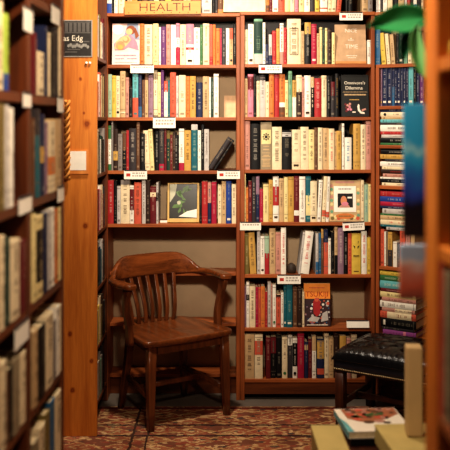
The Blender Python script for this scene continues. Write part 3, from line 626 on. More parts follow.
# ------------------------------------------------------------------ side bookcase books (seen edge-on past the pine board)
SROW = [['cream', 'pgreen', 'pgrey', 'olive', 'cream', 'white', 'grey', 'dred', 'black'], ['white', 'cream', 'coral', 'white', 'coral', 'cream', 'brown', 'pyellow', 'dbrown'],
        ['olive', 'green', 'cream', 'black', 'white', 'dgreen', 'black', 'charcoal', 'grey'], ['crimson', 'dred', 'black', 'crimson', 'white', 'red', 'cream', 'dred', 'charcoal'],
        ['white', 'black', 'black', 'dgreen', 'navy', 'teal', 'pgrey', 'charcoal', 'dbrown'], ['pgreen', 'white', 'pgreen', 'yellow', 'cream', 'olive', 'dbrown', 'black', 'charcoal'],
        ['grey', 'pgreen', 'pgrey', 'khaki', 'grey', 'sage', 'grey', 'charcoal', 'black']]
SN = ['top', 'second', 'third', 'fourth', 'fifth', 'sixth', 'bottom']
for z, cols, nm in zip(S_Z, SROW, SN):
    t = .15; items = []
    for c in cols:
        w = random.uniform(.032, .056)
        if t + w > .572: break
        h = random.uniform(.19, .26); b = make_book(w - .001, h, .15, c, [], SIDEP.back(.012).at(t + w / 2, z + .0004), (0, 0, SIDEP.rz)); t += w; items.append((b, c, [], h, w))
    label_row(items, f'{nm} shelf beside pine board', f'books on the {nm} shelf of the side bookcase', order='from the near end')

# ------------------------------------------------------------------ aisle shelving close on the left
def lt(px): return LEFTP.hit(px, 0)[0]
L_Z = [2.03, 1.748, 1.452, 1.158, .858, .56, .27]
lx = [lt(-120), lt(-114), lt(27.2), lt(31), lt(62), lt(64)]
root = empty('bookcase', LEFTP.at(0, 0), LEFTP.rz); tag(root, 'blurred brown aisle bookcase close to the camera beside the pine board', 'bookcase')
for a, b in ((lx[0], lx[1]), (lx[2], lx[3]), (lx[4], lx[5])):
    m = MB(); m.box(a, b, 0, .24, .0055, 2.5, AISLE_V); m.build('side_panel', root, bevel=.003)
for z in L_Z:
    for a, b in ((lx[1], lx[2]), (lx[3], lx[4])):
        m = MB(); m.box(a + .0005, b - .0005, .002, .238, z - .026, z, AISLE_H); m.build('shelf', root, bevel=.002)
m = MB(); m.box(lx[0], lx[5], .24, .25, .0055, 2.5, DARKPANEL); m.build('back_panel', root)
FARS = [('top', 1, '37 44 52 cream; 44.2 47.5 26 navy; 47.6 50.4 33 cream; 50.5 54.3 31 black; 54.4 58 28 charcoal; 58.1 61.8 27 cream; 32 36.6 33 dred'),
 ('second', 2, '31.8 34.8 118 brown; 35 40 109 charcoal b=teal:30:100; 40.2 44.8 114 navy b=gold:40:60; 45 47.5 122 mauve; 47.7 55 121 cream b=orange:50:75; 55.2 61.8 119 tan'),
 ('third', 3, '33 36 214 pyellow; 36.2 43 216 pyellow b=black:16:80; 43.2 47.4 214 navy; 47.6 51 210 pgrey; 51.2 54.4 208 white; 54.6 57.6 209 orange; 57.8 61.8 207 pyellow'),
 ('fourth', 4, '33 38 330 tan; 38.2 45.4 326 black; 45.6 53 314 cream; 53.2 55.6 320 grey; 55.8 59.4 306 white; 59.5 61.9 304 cream'),
 ('fifth', 5, '33 39 440 khaki; 39.2 45 425 cream; 45.2 50 412 olive; 50.2 54.6 400 steel; 54.8 61.8 392 cream')]
NEARS = [('top', 1, '-6 2.8 0 cream; 3 8.6 14 lime b=blue:78:100'), ('second', 2, '-8 -1 98 brown; -.8 4.6 104 olive; 4.8 9 105 pgrey; 9.2 13.4 108 white'),
 ('third', 3, '-8 -1 236 tan; -.8 4.6 236 cream; 4.8 9.6 238 dgreen; 10 19.6 240 cream; 20 26.6 240 dred'),
 ('fourth', 4, '-8 -.6 360 tan; -.4 6 362 cream; 6.2 9 372 brown; 9.2 12.6 368 black; 13 19.5 358 khaki; 20 26.4 352 cream')]
for nm, k, txt in FARS: 
    txt = ';'.join(sorted(txt.split(';'), key=lambda s: float(s.split()[0])))
    book_row(LEFTP, L_Z[k], f'{nm} aisle shelf, far bay', f'books on the {nm} aisle shelf, far bay', [(0, 0, txt)], sc=1, depth=.16, setback=.002)
for nm, k, txt in NEARS: book_row(LEFTP, L_Z[k], f'{nm} aisle shelf, near bay', f'books on the {nm} aisle shelf, near bay', [(0, 0, txt)], sc=1, depth=.16, setback=.002)
# ------------------------------------------------------------------ close bookcase on the right
def rt(px): return RIGHTP.hit(px, 0)[0]
R_Z = [2.11, 1.79, 1.437, 1.122, .8, .45, .12]
rx = [rt(425), rt(437), rt(520), rt(530)]
root = empty('bookcase', RIGHTP.at(0, 0), RIGHTP.rz); tag(root, 'blurred orange pine bookcase closest to the camera, opposite the aisle shelving', 'bookcase')
for a, b in ((rx[0], rx[1]), (rx[2], rx[3])):
    m = MB(); m.box(a, b, 0, .24, .0055, 2.5, PINE_V); m.build('side_panel', root, bevel=.003)
for z in R_Z:
    m = MB(); m.box(rx[1] + .0005, rx[2] - .0005, .002, .238, z - .026, z, PINE_V if z > 1.3 else SHELF_H); m.build('shelf', root, bevel=.002)
m = MB(); m.box(rx[0], rx[3], .24, .25, .0055, 2.5, DARKPANEL); m.build('back_panel', root)
book_row(RIGHTP, R_Z[2], 'dark compartment of closest orange bookcase', 'books in the dark compartment of the closest bookcase', [(0, 0, '437.6 444 130 black; 444.4 452 100 dred; 452.5 462 110 dbrown')], sc=1, setback=.02, depth=.16)
book_row(RIGHTP, R_Z[3], 'lower compartment of closest orange bookcase', 'books in the lower compartment of the closest bookcase', [(0, 0, '437.2 443.4 257 coral; 443.8 451 272 khaki; 451.5 462 270 dbrown')], sc=1, setback=.004, depth=.16)  # coral book is made up, its colour imitates the post's lit inner side
b = make_book(.03, .17, .15, 'yellow', [], RIGHTP.back(.02).at(rt(440), R_Z[1] + .016), (0, math.pi/2, RIGHTP.rz)); tag(b, 'blurred yellow book lying flat high on the closest orange bookcase', 'book')

# display stand with covers, plant pot on top
st = MB(); st.box(.50, .86, 1.97, 2.12, 0, 1.80, SHELF_V); o = st.build('display_stand', None, bevel=.004); tag(o, 'wooden display stand behind the closest bookcase, holding bright covers', 'stand')
def cover_mat():
    m, nt, b = nodes_of('blue_sea_print')
    tc = N(nt, 'ShaderNodeTexCoord'); sp = N(nt, 'ShaderNodeSeparateXYZ'); L(nt, tc.outputs['Generated'], sp.inputs[0])
    no = N(nt, 'ShaderNodeTexNoise', Scale=3.5, Detail=3.0); L(nt, tc.outputs['Generated'], no.inputs['Vector'])
    ad = N(nt, 'ShaderNodeMath', operation='MULTIPLY_ADD'); ad.inputs[1].default_value = .35; L(nt, no.outputs['Fac'], ad.inputs[0]); L(nt, sp.outputs['Z'], ad.inputs[2])
    sb = N(nt, 'ShaderNodeMath', operation='SUBTRACT'); sb.inputs[1].default_value = .17; L(nt, ad.outputs[0], sb.inputs[0])
    r = N(nt, 'ShaderNodeValToRGB'); e = r.color_ramp.elements
    e[0].position = .0; e[0].color = lin((34, 30, 34)) + (1,); e[1].position = 1; e[1].color = lin((60, 178, 228)) + (1,)
    for p, c in ((.24, (22, 24, 40)), (.34, (48, 80, 176)), (.5, (40, 134, 204)), (.62, (50, 178, 226)), (.68, (150, 216, 232)), (.74, (48, 170, 222))): x = e.new(p); x.color = lin(c) + (1,)
    L(nt, sb.outputs[0], r.inputs['Fac']); L(nt, r.outputs['Color'], b.inputs['Base Color']); b.inputs['Roughness'].default_value = .35
    return m
m = MB(); m.box(.412, .60, 1.959, 1.9695, 1.405, 1.712, cover_mat()); o = m.build('poster', None, bevel=.001); tag(o, 'blurred tall blue and dark cover displayed behind the closest bookcase', 'poster')
def pink_mat():
    m, nt, b = nodes_of('pink_white_print')
    tc = N(nt, 'ShaderNodeTexCoord'); sp = N(nt, 'ShaderNodeSeparateXYZ'); L(nt, tc.outputs['Generated'], sp.inputs[0])
    no = N(nt, 'ShaderNodeTexNoise', Scale=2.5); L(nt, tc.outputs['Generated'], no.inputs['Vector'])
    ad = N(nt, 'ShaderNodeMath', operation='MULTIPLY_ADD'); ad.inputs[1].default_value = .5; L(nt, no.outputs['Fac'], ad.inputs[0]); L(nt, sp.outputs['Z'], ad.inputs[2])
    r = N(nt, 'ShaderNodeValToRGB'); e = r.color_ramp.elements
    e[0].position = .25; e[0].color = lin((150, 84, 70)) + (1,); e[1].position = 1.0; e[1].color = lin((170, 190, 214)) + (1,)
    for p, c in ((.5, (206, 104, 76)), (.75, (214, 140, 120)), (.9, (222, 206, 200))): x = e.new(p); x.color = lin(c) + (1,)
    L(nt, ad.outputs[0], r.inputs['Fac']); L(nt, r.outputs['Color'], b.inputs['Base Color'])
    return m
m = MB(); m.box(.402, .58, 1.957, 1.9695, 1.262, 1.388, pink_mat()); o = m.build('booklet', None, bevel=.004); tag(o, 'blurred pink and white booklet displayed under the tall blue cover', 'booklet')
# plant
LEAFM = flat('leaf_green', (48, 132, 78), .45, .4, .12, 12); LEAFD = flat('leaf_dark', (24, 84, 50), .5, .3, .12, 12); LEAFP = flat('leaf_pale', (120, 180, 116), .45, .4, .12, 12)
root = empty('potted_plant', (.60, 2.045, 1.801)); tag(root, 'green leafed plant reaching out beside the closest orange bookcase', 'plant')
inv = Matrix.Translation((-.60, -2.045, -1.801))
def to3(px, py, Y): return Vector(((px - CX) * Y / F, Y, EYE + (HY - py) * Y / F))
def leaf(axis, widths, Y, mat, curl=.02, dy=0):
    """axis: midrib points in photo columns/rows, widths: half widths; the blade is a curved grid"""
    m = MB(); P = []
    n = len(axis)
    for i, ((px, py), w) in enumerate(zip(axis, widths)):
        a = axis[max(0, i-1)]; b = axis[min(n-1, i+1)]; tx, ty = b[0]-a[0], b[1]-a[1]; l = math.hypot(tx, ty); nx, ny = -ty/l, tx/l
        row = []
        for s in (-1, -.66, -.33, 0, .33, .66, 1):
            p = to3(px + nx * w * s, py + ny * w * s, Y + dy * i / (n - 1)); p.y += -curl * s * s + (.004 if s == 0 else 0)
            row.append(inv @ p)
        P.append(row)
    m.grid(P, mat); o = m.build('leaf', root, subsurf=1)
    md = o.modifiers.new('thickness', 'SOLIDIFY'); md.thickness = .0012
leaf([(367, 27), (372, 25.4), (379, 23.4), (387, 21.4), (396, 19.8), (405, 18.8), (414, 18.4), (422, 18.2), (430, 18.6)], [.3, 3.2, 7.2, 11, 13.6, 14.2, 12.4, 8.6, 2.5], 2.2, LEAFM)
leaf([(401, 60), (401.5, 55), (403, 48), (405, 40), (408, 32), (414, 26)], [1, 3.6, 5.6, 6.2, 5, 1], 2.23, LEAFD, .03)
leaf([(424, 79), (421.5, 72), (418, 62), (415.5, 50), (413.5, 40), (414, 30), (417, 25)], [.4, 4, 6.6, 7.6, 6, 3, .8], 2.17, LEAFP, .02)
m = MB()
def tube(mb, pts, r, mat, n=8):
    rings = []
    for i, p in enumerate(pts):
        p = Vector(p); d = (Vector(pts[min(len(pts)-1, i+1)]) - Vector(pts[max(0, i-1)])).normalized()
        a = d.cross(Vector((0, 0, 1)) if abs(d.z) < .9 else Vector((1, 0, 0))).normalized(); b = d.cross(a)
        rr = r[i] if isinstance(r, (list, tuple)) else r
        rings.append([p + a * rr * math.cos(2*math.pi*k/n) + b * rr * math.sin(2*math.pi*k/n) for k in range(n)])
    mb.loft(rings, mat)
J = inv @ to3(431, 19, 2.2)
for e in ((430, 18.6, 2.2), (414, 26, 2.23), (417, 25, 2.17)):
    q = inv @ to3(*e); tube(m, [(0, 0, .08), (0, .0, .16), (J.x * .5, J.y * .6, J.z * .6 + .06), J, (J + q) / 2 + Vector((0, 0, .004)), q], [.004, .004, .0035, .003, .0025, .002], LEAFD)
m.build('stem', root)
m = MB(); prof = [(0, .0), (.045, 0), (.06, .085), (.064, .085), (.064, .1), (.054, .1), (.05, .08), (0, .08)]
m.loft([[(r * math.cos(k*math.pi/10), r * math.sin(k*math.pi/10), z) for k in range(20)] for r, z in prof], flat('terracotta', (176, 92, 58), .8, .2), caps=False); m.build('pot', root)

# ------------------------------------------------------------------ pine board notices
yb = 4.498
def on_board(x0, x1, y0, y1): return (x0 - CX) * yb / F, (x1 - CX) * yb / F, EYE + (HY - y1) * yb / F, EYE + (HY - y0) * yb / F
a, b, z0, z1 = on_board(62, 92.5, 20, 57)
m = MB(); W, Hh = b - a, z1 - z0; m.box(0, W, 0, .0016, 0, Hh, flat('photo_greywhite', (150, 146, 138), .4, .3))
def r_(u0, u1, v0, v1, mat, k=1): m.face([(W*u0, -.0004*k, Hh*v0), (W*u1, -.0004*k, Hh*v0), (W*u1, -.0004*k, Hh*v1), (W*u0, -.0004*k, Hh*v1)], mat)
BK = flat('photo_black_ink', (52, 49, 47), .4, .3); GY = flat('photo_mid', (96, 92, 88), .4, .3)
r_(.02, .96, .03, .97, BK)
for i in range(6): r_(.1 + .14*i, .2 + .14*i, .68, .92, GY, 2)
r_(.04, .94, .64, .67, GY, 2); r_(.04, .94, .92, .94, GY, 2)
for i in range(5): r_(.1 + .08*i, .5 + .1*i, .12 + .07*i, .15 + .07*i, GY, 2)
for i in range(10): m.face([(W*(.22 + .07*i + .05*math.cos(t)), -.0012, Hh*(.3 + .03*math.sin(i*1.9) + .05*math.sin(t))) for t in (0, 1.2, 2.4, 3.6, 4.8)], flat('photo_greywhite', (150, 146, 138), .4, .3))
m.text('as Edg', xyz_rx90((W*.36, -.002, Hh*.5)), .042, WINK)
o = m.build('poster', None, loc=(a, yb - .0012, z0)); tag(o, 'black and white photo card with white script pinned on the pine board', 'poster')
a, b, z0, z1 = on_board(69.5, 88.6, 150, 174)
m = MB(); m.box(0, b - a, 0, .006, 0, z1 - z0, wood('notice_backing', (196, 116, 52), (228, 150, 78), 2, 7)); o = m.build('notice', None, bevel=.001, loc=(a, yb - .0065, z0)); tag(o, 'small blank white notice on wooden backing fixed to the pine board', 'notice')
m = MB(); m.box(.003, (b - a) * .88, -.0012, 0, (z1 - z0) * .16, (z1 - z0) * .95, CARD); m.build('paper', o)
for k, px in enumerate((86.5, 90)):
    p = to3(px, 63, yb - .001); m = MB()
    m.loft([[(r * math.cos(t*math.pi/5), -h, r * math.sin(t*math.pi/5)) for t in range(10)] for r, h in ((.004, 0), (.007, .002), (.007, .005), (.003, .007))], CARD); o = m.build('pin', None, loc=p)
    tag(o, ['white pin in the pine board below the photo card, nearer the middle', 'white pin in the pine board below the photo card, nearer the edge'][k], 'pin', 'white pins')
# tan braided strip hanging by the board
m = MB(); zt, zb_ = to3(65, 98, 4.0).z, to3(65, 186, 4.0).z
for s in range(2):
    tube(m, [(.009 * math.cos(i * .8 + s * math.pi), .009 * math.sin(i * .8 + s * math.pi), zb_ + (zt - zb_) * i / 44) for i in range(45)], .0085, flat('tan_rope', (196, 134, 66), .8, .2), 6)
o = m.build('rope', None, loc=(to3(67, 100, 4.0).x, 4.488, 0)); 
o.location.x = (67.5 - CX) * 4.475 / F; o.location.y = 4.475
tag(o, 'tan braided strip hanging down the pine board edge beside aisle shelving', 'rope')

# ------------------------------------------------------------------ armchair
ch = empty('armchair', (-.314, 4.890, .006), math.radians(32.5)); tag(ch, 'dark brown wooden armchair with curved back and slats, before empty shelves', 'chair')
def catmull(pts, n):
    out = []
    P = [pts[0]] + list(pts) + [pts[-1]]
    for i in range(1, len(P) - 2):
        for k in range(n):
            t = k / n; a, b, c, d = (Vector(p) for p in P[i-1:i+3])
            out.append(.5 * ((2*b) + (c - a)*t + (2*a - 5*b + 4*c - d)*t*t + (3*b - a - 3*c + d)*t**3))
    out.append(Vector(pts[-1])); return out
def rrect(hw, hh, r=.3, n=3):
    pts = []
    for sx, sy, a0 in ((1, 1, 0), (-1, 1, 90), (-1, -1, 180), (1, -1, 270)):
        rr = min(hw, hh) * r
        for k in range(n + 1):
            a = math.radians(a0 + 90 * k / n); pts.append((sx * (hw - rr) + rr * math.cos(a), sy * (hh - rr) + rr * math.sin(a)))
    return pts
def bar(pts, hw, hh, mat, name, parent, side=Vector((1, 0, 0)), r=.4):
    """bar along pts; section half sizes hw (along side) and hh; both may be lists"""
    m = MB(); rings = []
    for i, p in enumerate(pts):
        p = Vector(p); d = (Vector(pts[min(len(pts)-1, i+1)]) - Vector(pts[max(0, i-1)])).normalized()
        s = (side - d * side.dot(d)).normalized(); q = d.cross(s)
        a = hw[i] if isinstance(hw, (list, tuple)) else hw; b = hh[i] if isinstance(hh, (list, tuple)) else hh
        rings.append([p + s * x + q * y for x, y in rrect(a, b, r)])
    m.loft(rings, mat); o = m.build(name, parent, recalc=True)
    for pl in o.data.polygons: pl.use_smooth = len(pl.vertices) == 4
    return o
# seat
outl = catmull([(-.20, .21, 0), (-.235, .12, 0), (-.262, -.02, 0), (-.28, -.16, 0), (-.272, -.226, 0), (-.18, -.243, 0), (0, -.25, 0), (.18, -.243, 0), (.272, -.226, 0), (.28, -.16, 0), (.262, -.02, 0), (.235, .12, 0), (.20, .21, 0), (.1, .235, 0), (-.1, .235, 0), (-.20, .21, 0)], 5)[:-1]
m = MB(); rings = []
def dish(p, s):
    d = -.012 * (1 - s) ** .6 if s < 1 else 0
    if s < .75 and abs(p.x * s) < .02 and p.y < 0: d += .006
    return d
rings.append([Vector((p.x * .02, p.y * .02, -.034)) for p in outl]); rings.append([Vector((p.x * .97, p.y * .97, -.034)) for p in outl]); rings.append([Vector((p.x, p.y, -.026)) for p in outl]); rings.append([Vector((p.x, p.y, -.006)) for p in outl]); rings.append([Vector((p.x * .985, p.y * .985, 0)) for p in outl])
for s in (.94, .85, .7, .5, .3, .12, .02): rings.append([Vector((p.x * s, p.y * s, dish(p, s))) for p in outl])
m.loft([[p + Vector((0, 0, .484)) for p in r] for r in rings], wood('chair_seat_wood', (78, 39, 18), (140, 78, 38), 1, 9, rough=.28, coat=.45)); m.build('seat', ch)
for sx in (-1, 1):
    bar([(sx * .232, -.205, .452), (sx * .236, -.209, .3), (sx * .241, -.216, .1), (sx * .243, -.220, 0)], [.024, .023, .019, .016], [.024, .023, .019, .016], CHAIRW, 'leg', ch, r=.25)
    bar([(sx * .175, .160, .452), (sx * .184, .172, .3), (sx * .202, .198, .1), (sx * .214, .212, 0)], [.021, .020, .017, .015], [.022, .021, .017, .015], CHAIRW, 'leg', ch, r=.25)
    bar([(sx * .226, -.19, .16), (sx * .185, .185, .185)], .010, .015, CHAIRW, 'stretcher', ch, side=Vector((1, 0, 0)))
    bar(catmull([(sx * .310, -.082, .752), (sx * .312, -.066, .70), (sx * .304, -.046, .62), (sx * .289, -.048, .54), (sx * .287, -.06, .432)], 4), [.016 + .0 * i for i in range(17)], [.034, .032, .030, .027, .025, .023, .022, .021, .021, .021, .021, .022, .023, .024, .025, .026, .027], CHAIRW, 'arm_post', ch)
bar([(-.205, 0, .172), (.205, 0, .172)], .010, .014, CHAIRW, 'stretcher', ch, side=Vector((0, 1, 0)))
m = MB(); m.box(-.20, .20, -.222, -.202, .405, .449, CHAIRW); m.box(-.148, .148, .172, .19, .405, .449, CHAIRW)
for sx in (-1, 1):
    a = math.atan2(.055, .33); M = Matrix.Translation((sx * .205, -.02, 0)) @ Matrix.Rotation(sx * a * .95, 4, 'Z'); m.box(-.01, .01, -.165, .165, .405, .449, CHAIRW, M)
m.build('apron', ch, bevel=.002)
# curved crest and arms, one bent rail
cl = catmull([(-.300, -.135, 0), (-.314, -.08, 0), (-.325, .0, 0), (-.318, .1, 0), (-.262, .19, 0), (-.15, .243, 0), (0, .262, 0), (.15, .243, 0), (.262, .19, 0), (.318, .1, 0), (.325, .0, 0), (.314, -.08, 0), (.300, -.135, 0)], 5)
m = MB(); rings = []
for i, p in enumerate(cl):
    d = (cl[min(len(cl)-1, i+1)] - cl[max(0, i-1)]).normalized(); nrm = Vector((-d.y, d.x, 0))   # inward/outward in plan
    s = max(0, min(1, (p.y - .15) / .095)); s = s * s * (3 - 2 * s)
    top = .778 + .096 * s; bot = .748 - .004 * s; s2 = max(0, min(1, (p.y + .02) / .22)); hw = .034 * (1 - s2) + .014 * s2
    e = min(i, len(cl) - 1 - i)
    if e < 3: hw *= (.45, .82, 1.0)[e]; top -= (.008, .002, 0)[e]; bot += (.006, .001, 0)[e]
    lean = .012 * s
    rings.append([Vector((p.x, p.y, 0)) + nrm * x + Vector((0, lean * ((bot + top) / 2 + z - bot) / (top - bot), (bot + top) / 2 + z)) for x, z in rrect(hw, (top - bot) / 2, .75, 4)])
m.loft(rings, wood('chair_rail_wood', (76, 38, 17), (142, 78, 38), 0, 9, rough=.26, coat=.5)); o = m.build('crest_rail', ch, recalc=True)
for pl in o.data.polygons: pl.use_smooth = len(pl.vertices) == 4
for k in range(7):
    u = -1 + k / 3
    tx = u * .172 - .02; bx_ = u * .135 - .018
    ty = .262 - .02 * u * u * 1.2; by = .19 - .01 * u * u
    bar(catmull([(bx_, by, .470), (bx_ + (tx-bx_)*.3, by - .004, .56), (bx_ + (tx-bx_)*.7, (by+ty)/2 + .004, .68), (tx, ty, .752)], 4), .0115, .006, CHAIRW, 'back_slat', ch)

# ------------------------------------------------------------------ leather stool
SR = math.radians(-33); sc_ = (.591, 4.65); su = Vector((math.cos(SR), math.sin(SR))); sv = Vector((-su.y, su.x))
SW, SD = .62, .47
cen = Vector(sc_) + su * SW / 2 + sv * SD / 2
stl = empty('footstool', (cen.x, cen.y, .006), SR); tag(stl, 'black tufted leather footstool with nailhead trim and brown legs', 'stool')
def leather():
    m, nt, b = nodes_of('black_leather')
    tc = N(nt, 'ShaderNodeTexCoord'); no = N(nt, 'ShaderNodeTexNoise', Scale=16.0, Detail=4.0, Distortion=1.2); vo = N(nt, 'ShaderNodeTexVoronoi', Scale=160.0)
    L(nt, tc.outputs['Object'], no.inputs['Vector']); L(nt, tc.outputs['Object'], vo.inputs['Vector'])
    ad = N(nt, 'ShaderNodeMath', operation='MULTIPLY_ADD'); ad.inputs[1].default_value = .25; L(nt, vo.outputs['Distance'], ad.inputs[0]); L(nt, no.outputs['Fac'], ad.inputs[2])
    bp = N(nt, 'ShaderNodeBump', Strength=.3, Distance=.01); L(nt, ad.outputs[0], bp.inputs['Height']); L(nt, bp.outputs['Normal'], b.inputs['Normal'])
    b.inputs['Base Color'].default_value = lin((12, 12, 16)) + (1,); b.inputs['Roughness'].default_value = .27; b.inputs['Specular IOR Level'].default_value = .5
    return m
LEA = leather()
m = MB(); nx, ny = 72, 56
but = [(-.2 + .133 * i, -.13 + .13 * j) for i in range(4) for j in range(3)] + [(-.266 + .133 * i, -.195 + .13 * j) for i in range(5) for j in range(4)]
but = [p for p in but if abs(p[0]) < SW / 2 - .07 and abs(p[1]) < SD / 2 - .06]
def seg_d(px, py, a, b):
    ax, ay = a; dx, dy = b[0]-ax, b[1]-ay; l = dx*dx + dy*dy; t = max(0, min(1, ((px-ax)*dx + (py-ay)*dy) / l)); return math.hypot(px-ax-t*dx, py-ay-t*dy)
segs_ = [(a, b) for i, a in enumerate(but) for b in but[:i] if math.hypot(a[0]-b[0], a[1]-b[1]) < .1]
P = []
for j in range(ny + 1):
    row = []
    for i in range(nx + 1):
        X = (i / nx * 2 - 1); Y = (j / ny * 2 - 1)
        ex = max(abs(X), 0) ** 5; ey = abs(Y) ** 5
        x = X * (SW / 2 + .006); y = Y * (SD / 2 + .006)
        edge = max(0, (1 - abs(X) ** 7)) * max(0, (1 - abs(Y) ** 7))
        z = 0.372 + .066 * edge ** .42 + .014 * (1 - X*X) * (1 - Y*Y)
        for bx_, by_ in but: z -= .016 * math.exp(-((x-bx_)**2 + (y-by_)**2) / .0005) * edge
        dm = min((seg_d(x, y, *s) for s in segs_), default=1); z -= .007 * math.exp(-dm * dm / .00006) * edge
        if abs(X) > .82 or abs(Y) > .8:  # gathered pleats near the edge
            s = (y if abs(X) > abs(Y) else x); z += .0042 * math.sin(s * 170 + 2 * math.sin(s * 31)) * edge
        row.append((x, y, z))
    P.append(row)
m.grid(P, LEA)
brd = [P[0][i] for i in range(nx + 1)] + [P[j][nx] for j in range(1, ny + 1)] + [P[ny][i] for i in range(nx - 1, -1, -1)] + [P[j][0] for j in range(ny - 1, 0, -1)]
m.loft([[(x, y, .366) for x, y, z in brd], [(x * 1.006, y * 1.006, .370) for x, y, z in brd], brd], LEA, caps=False); cush = m.build('cushion', stl)
for bx_, by_ in but:
    i = round((bx_ / (SW / 2 + .006) + 1) / 2 * nx); j = round((by_ / (SD / 2 + .006) + 1) / 2 * ny); z = P[j][i][2]; m = MB()
    m.loft([[(bx_ + r * math.cos(k*math.pi/5), by_ + r * math.sin(k*math.pi/5), z + h) for k in range(10)] for r, h in ((.009, -.001), (.0085, .003), (.005, .0055), (.001, .006))], LEA); m.build('button', cush)
m = MB(); rg = [[(x, y, z) for x, y in rrect(SW / 2 - dx, SD / 2 - dx, .06)] for dx, z in ((.004, .305), (0, .31), (0, .362), (.004, .367))]; m.loft(rg, flat('leather_band', (22, 24, 34), .4, .5, .2, 40, bump=.2)); m.build('seat_band', stl)
m = MB(); BR = flat('brass_nails', (226, 204, 156), .35, .5, .1, 30, metal=.5)
def stud(x, y, z, nx_, ny_):
    t = Vector((-ny_, nx_, 0)); q = Vector((nx_, ny_, 0)); c = Vector((x, y, z)); r = .0042
    m.loft([[c + t * rr * math.cos(k*math.pi/4) + Vector((0, 0, 1)) * rr * math.sin(k*math.pi/4) + q * h for k in range(8)] for rr, h in ((r, 0), (r * .8, .0018), (r * .2, .003))], BR)
for i in range(58):
    x = -SW/2 + .01 + (SW - .02) * i / 57; stud(x, -SD/2, .318, 0, -1); stud(x, SD/2, .318, 0, 1)
for i in range(44):
    y = -SD/2 + .01 + (SD - .02) * i / 43; stud(-SW/2, y, .318, -1, 0); stud(SW/2, y, .318, 1, 0)
m.build('nailhead_trim', stl)
for sx in (-1, 1):
    for sy in (-1, 1):
        lx_, ly_ = sx * (SW/2 - .032), sy * (SD/2 - .032)
        bar([(lx_, ly_, .306), (lx_, ly_, .15), (lx_, ly_, 0)], [.026, .025, .022], [.026, .025, .022], STOOLW, 'leg', stl, r=.15)
    bar([(sx * (SW/2 - .032), -SD/2 + .055, .12), (sx * (SW/2 - .032), SD/2 - .055, .12)], .011, .016, STOOLW, 'stretcher', stl)
bar([(-SW/2 + .045, 0, .12), (SW/2 - .045, 0, .12)], .011, .016, STOOLW, 'stretcher', stl, side=Vector((0, 1, 0)))

# ------------------------------------------------------------------ low front group
YEL = flat('yellow_card', (172, 146, 92), .6, .2, .15, 8); YELL = flat('yellow_light_card', (194, 174, 112), .6, .2, .15, 8)
m = MB(); m.box(.0, .098, -.75, 0, 0, .594, YEL); m.box(-.002, .1, -.75, .002, .594, .6, YELL)
o = m.build('storage_box', None, bevel=.006, loc=(.303, 2.985, .006), rot=(0, 0, math.radians(.5))); tag(o, 'tall yellow card box beside the cookbook, narrow one at the front', 'box')
m = MB(); m.box(0, .26, -.62, 0, .565, .622, YELL); m.box(-.002, .262, -.62, .002, .622, .63, YELL)
o = m.build('storage_box', None, bevel=.008, loc=(.515, 2.925, 0), rot=(0, 0, math.radians(4))); tag(o, 'flat pale yellow card box in front of the cookbook, under the cream folder', 'box')
tb = empty('low_table', (.63, 2.8, 0)); tag(tb, 'low dark wooden table under the cookbook and yellow box', 'table')
m = MB(); m.box(-.20, .26, -.5, .43, .505, .53, STOOLW); m.build('tabletop', tb, bevel=.003)
for sx in (-.175, .22):
    for sy in (-.46, .4):
        m = MB(); m.box(sx - .018, sx + .018, sy - .018, sy + .018, 0.0055, .505, STOOLW); m.build('leg', tb, bevel=.002)
m = MB(); m.box(-.10, .12, -.03, .19, .5305, .5545, pm('black')); o = m.build('book', None, bevel=.002, loc=(.54, 3.02, 0), rot=(0, 0, math.radians(3))); tag(o, 'black book lying flat beneath the cookbook on the low table', 'book')
m = MB(); m.box(.517, .75, 2.34, 2.90, .5305, .5635, pm('dred')); o = m.build('book', None, bevel=.002, loc=(.007, 0, 0)); tag(o, 'large dark red book lying flat under the pale yellow box', 'book')
# cookbook
FOODW = flat('cookbook_white', (244, 234, 216), .35, .4, .04)
m = MB(); W, D, T = .232, .238, .024
m.box(0, W, 0, D, T - .002, T, FOODW); m.box(0, W, 0, D, 0, .002, FOODW); m.box(0, .0025, 0, D, .002, T - .002, pm('turq'))
def top(pts, mat, k=1): m.face([(W*u, D*v, T + .0004*k) for u, v in pts], mat)
def td(u, v, r, mat, k=2, sy=1): top([(u + r*math.cos(t*math.pi/7), v + r*sy*math.sin(t*math.pi/7)) for t in range(14)], mat, k)
top([(0.0, .0), (.1, .0), (.06, .4), (.0, .6)], pm('turq'), 1)
top([(.12, .55), (.1, .98), (.99, .99), (.98, .7), (.75, .5), (.5, .42), (.3, .4)], flat('food_red', (170, 102, 66), .35, .4), 1)
rnd = random.Random(5)
for i in range(34): td(rnd.uniform(.18, .9), rnd.uniform(.52, .94), rnd.uniform(.03, .075), pm(rnd.choice(['brown', 'coral', 'rose', 'dbrown', 'tan', 'olive', 'brown'])), 2 + i % 3)
for i in range(6): td(.46 + .05 * i, .66 + .03 * (i % 3), .035, pm('green'), 6)
td(.42, .38, .09, pm('brown'), 4, .7); td(.6, .4, .09, pm('rose'), 4, .6); td(.7, .33, .06, pm('dbrown'), 5, .6)
o = m.build('cookbook', None, loc=(.434, 2.99, .5555), rot=(0, 0, math.radians(5))); tag(o, 'white cookbook with a food photo lying on the low table by yellow boxes', 'book')
m = MB(); m.box(.003, W - .002, .002, D - .002, .0021, T - .0021, PAGE); m.build('page_block', o)
# cream folder standing upright
m = MB(); m.box(0, .053, 0, .06, 0, .296, flat('cream_folder', (206, 176, 128), .6, .2, .08, 12)); o = m.build('magazine_file', None, bevel=.006, loc=(.599, 2.80, .631), rot=(0, 0, math.radians(-4))); tag(o, 'blurred plain cream folder standing upright on the pale yellow box', 'folder')

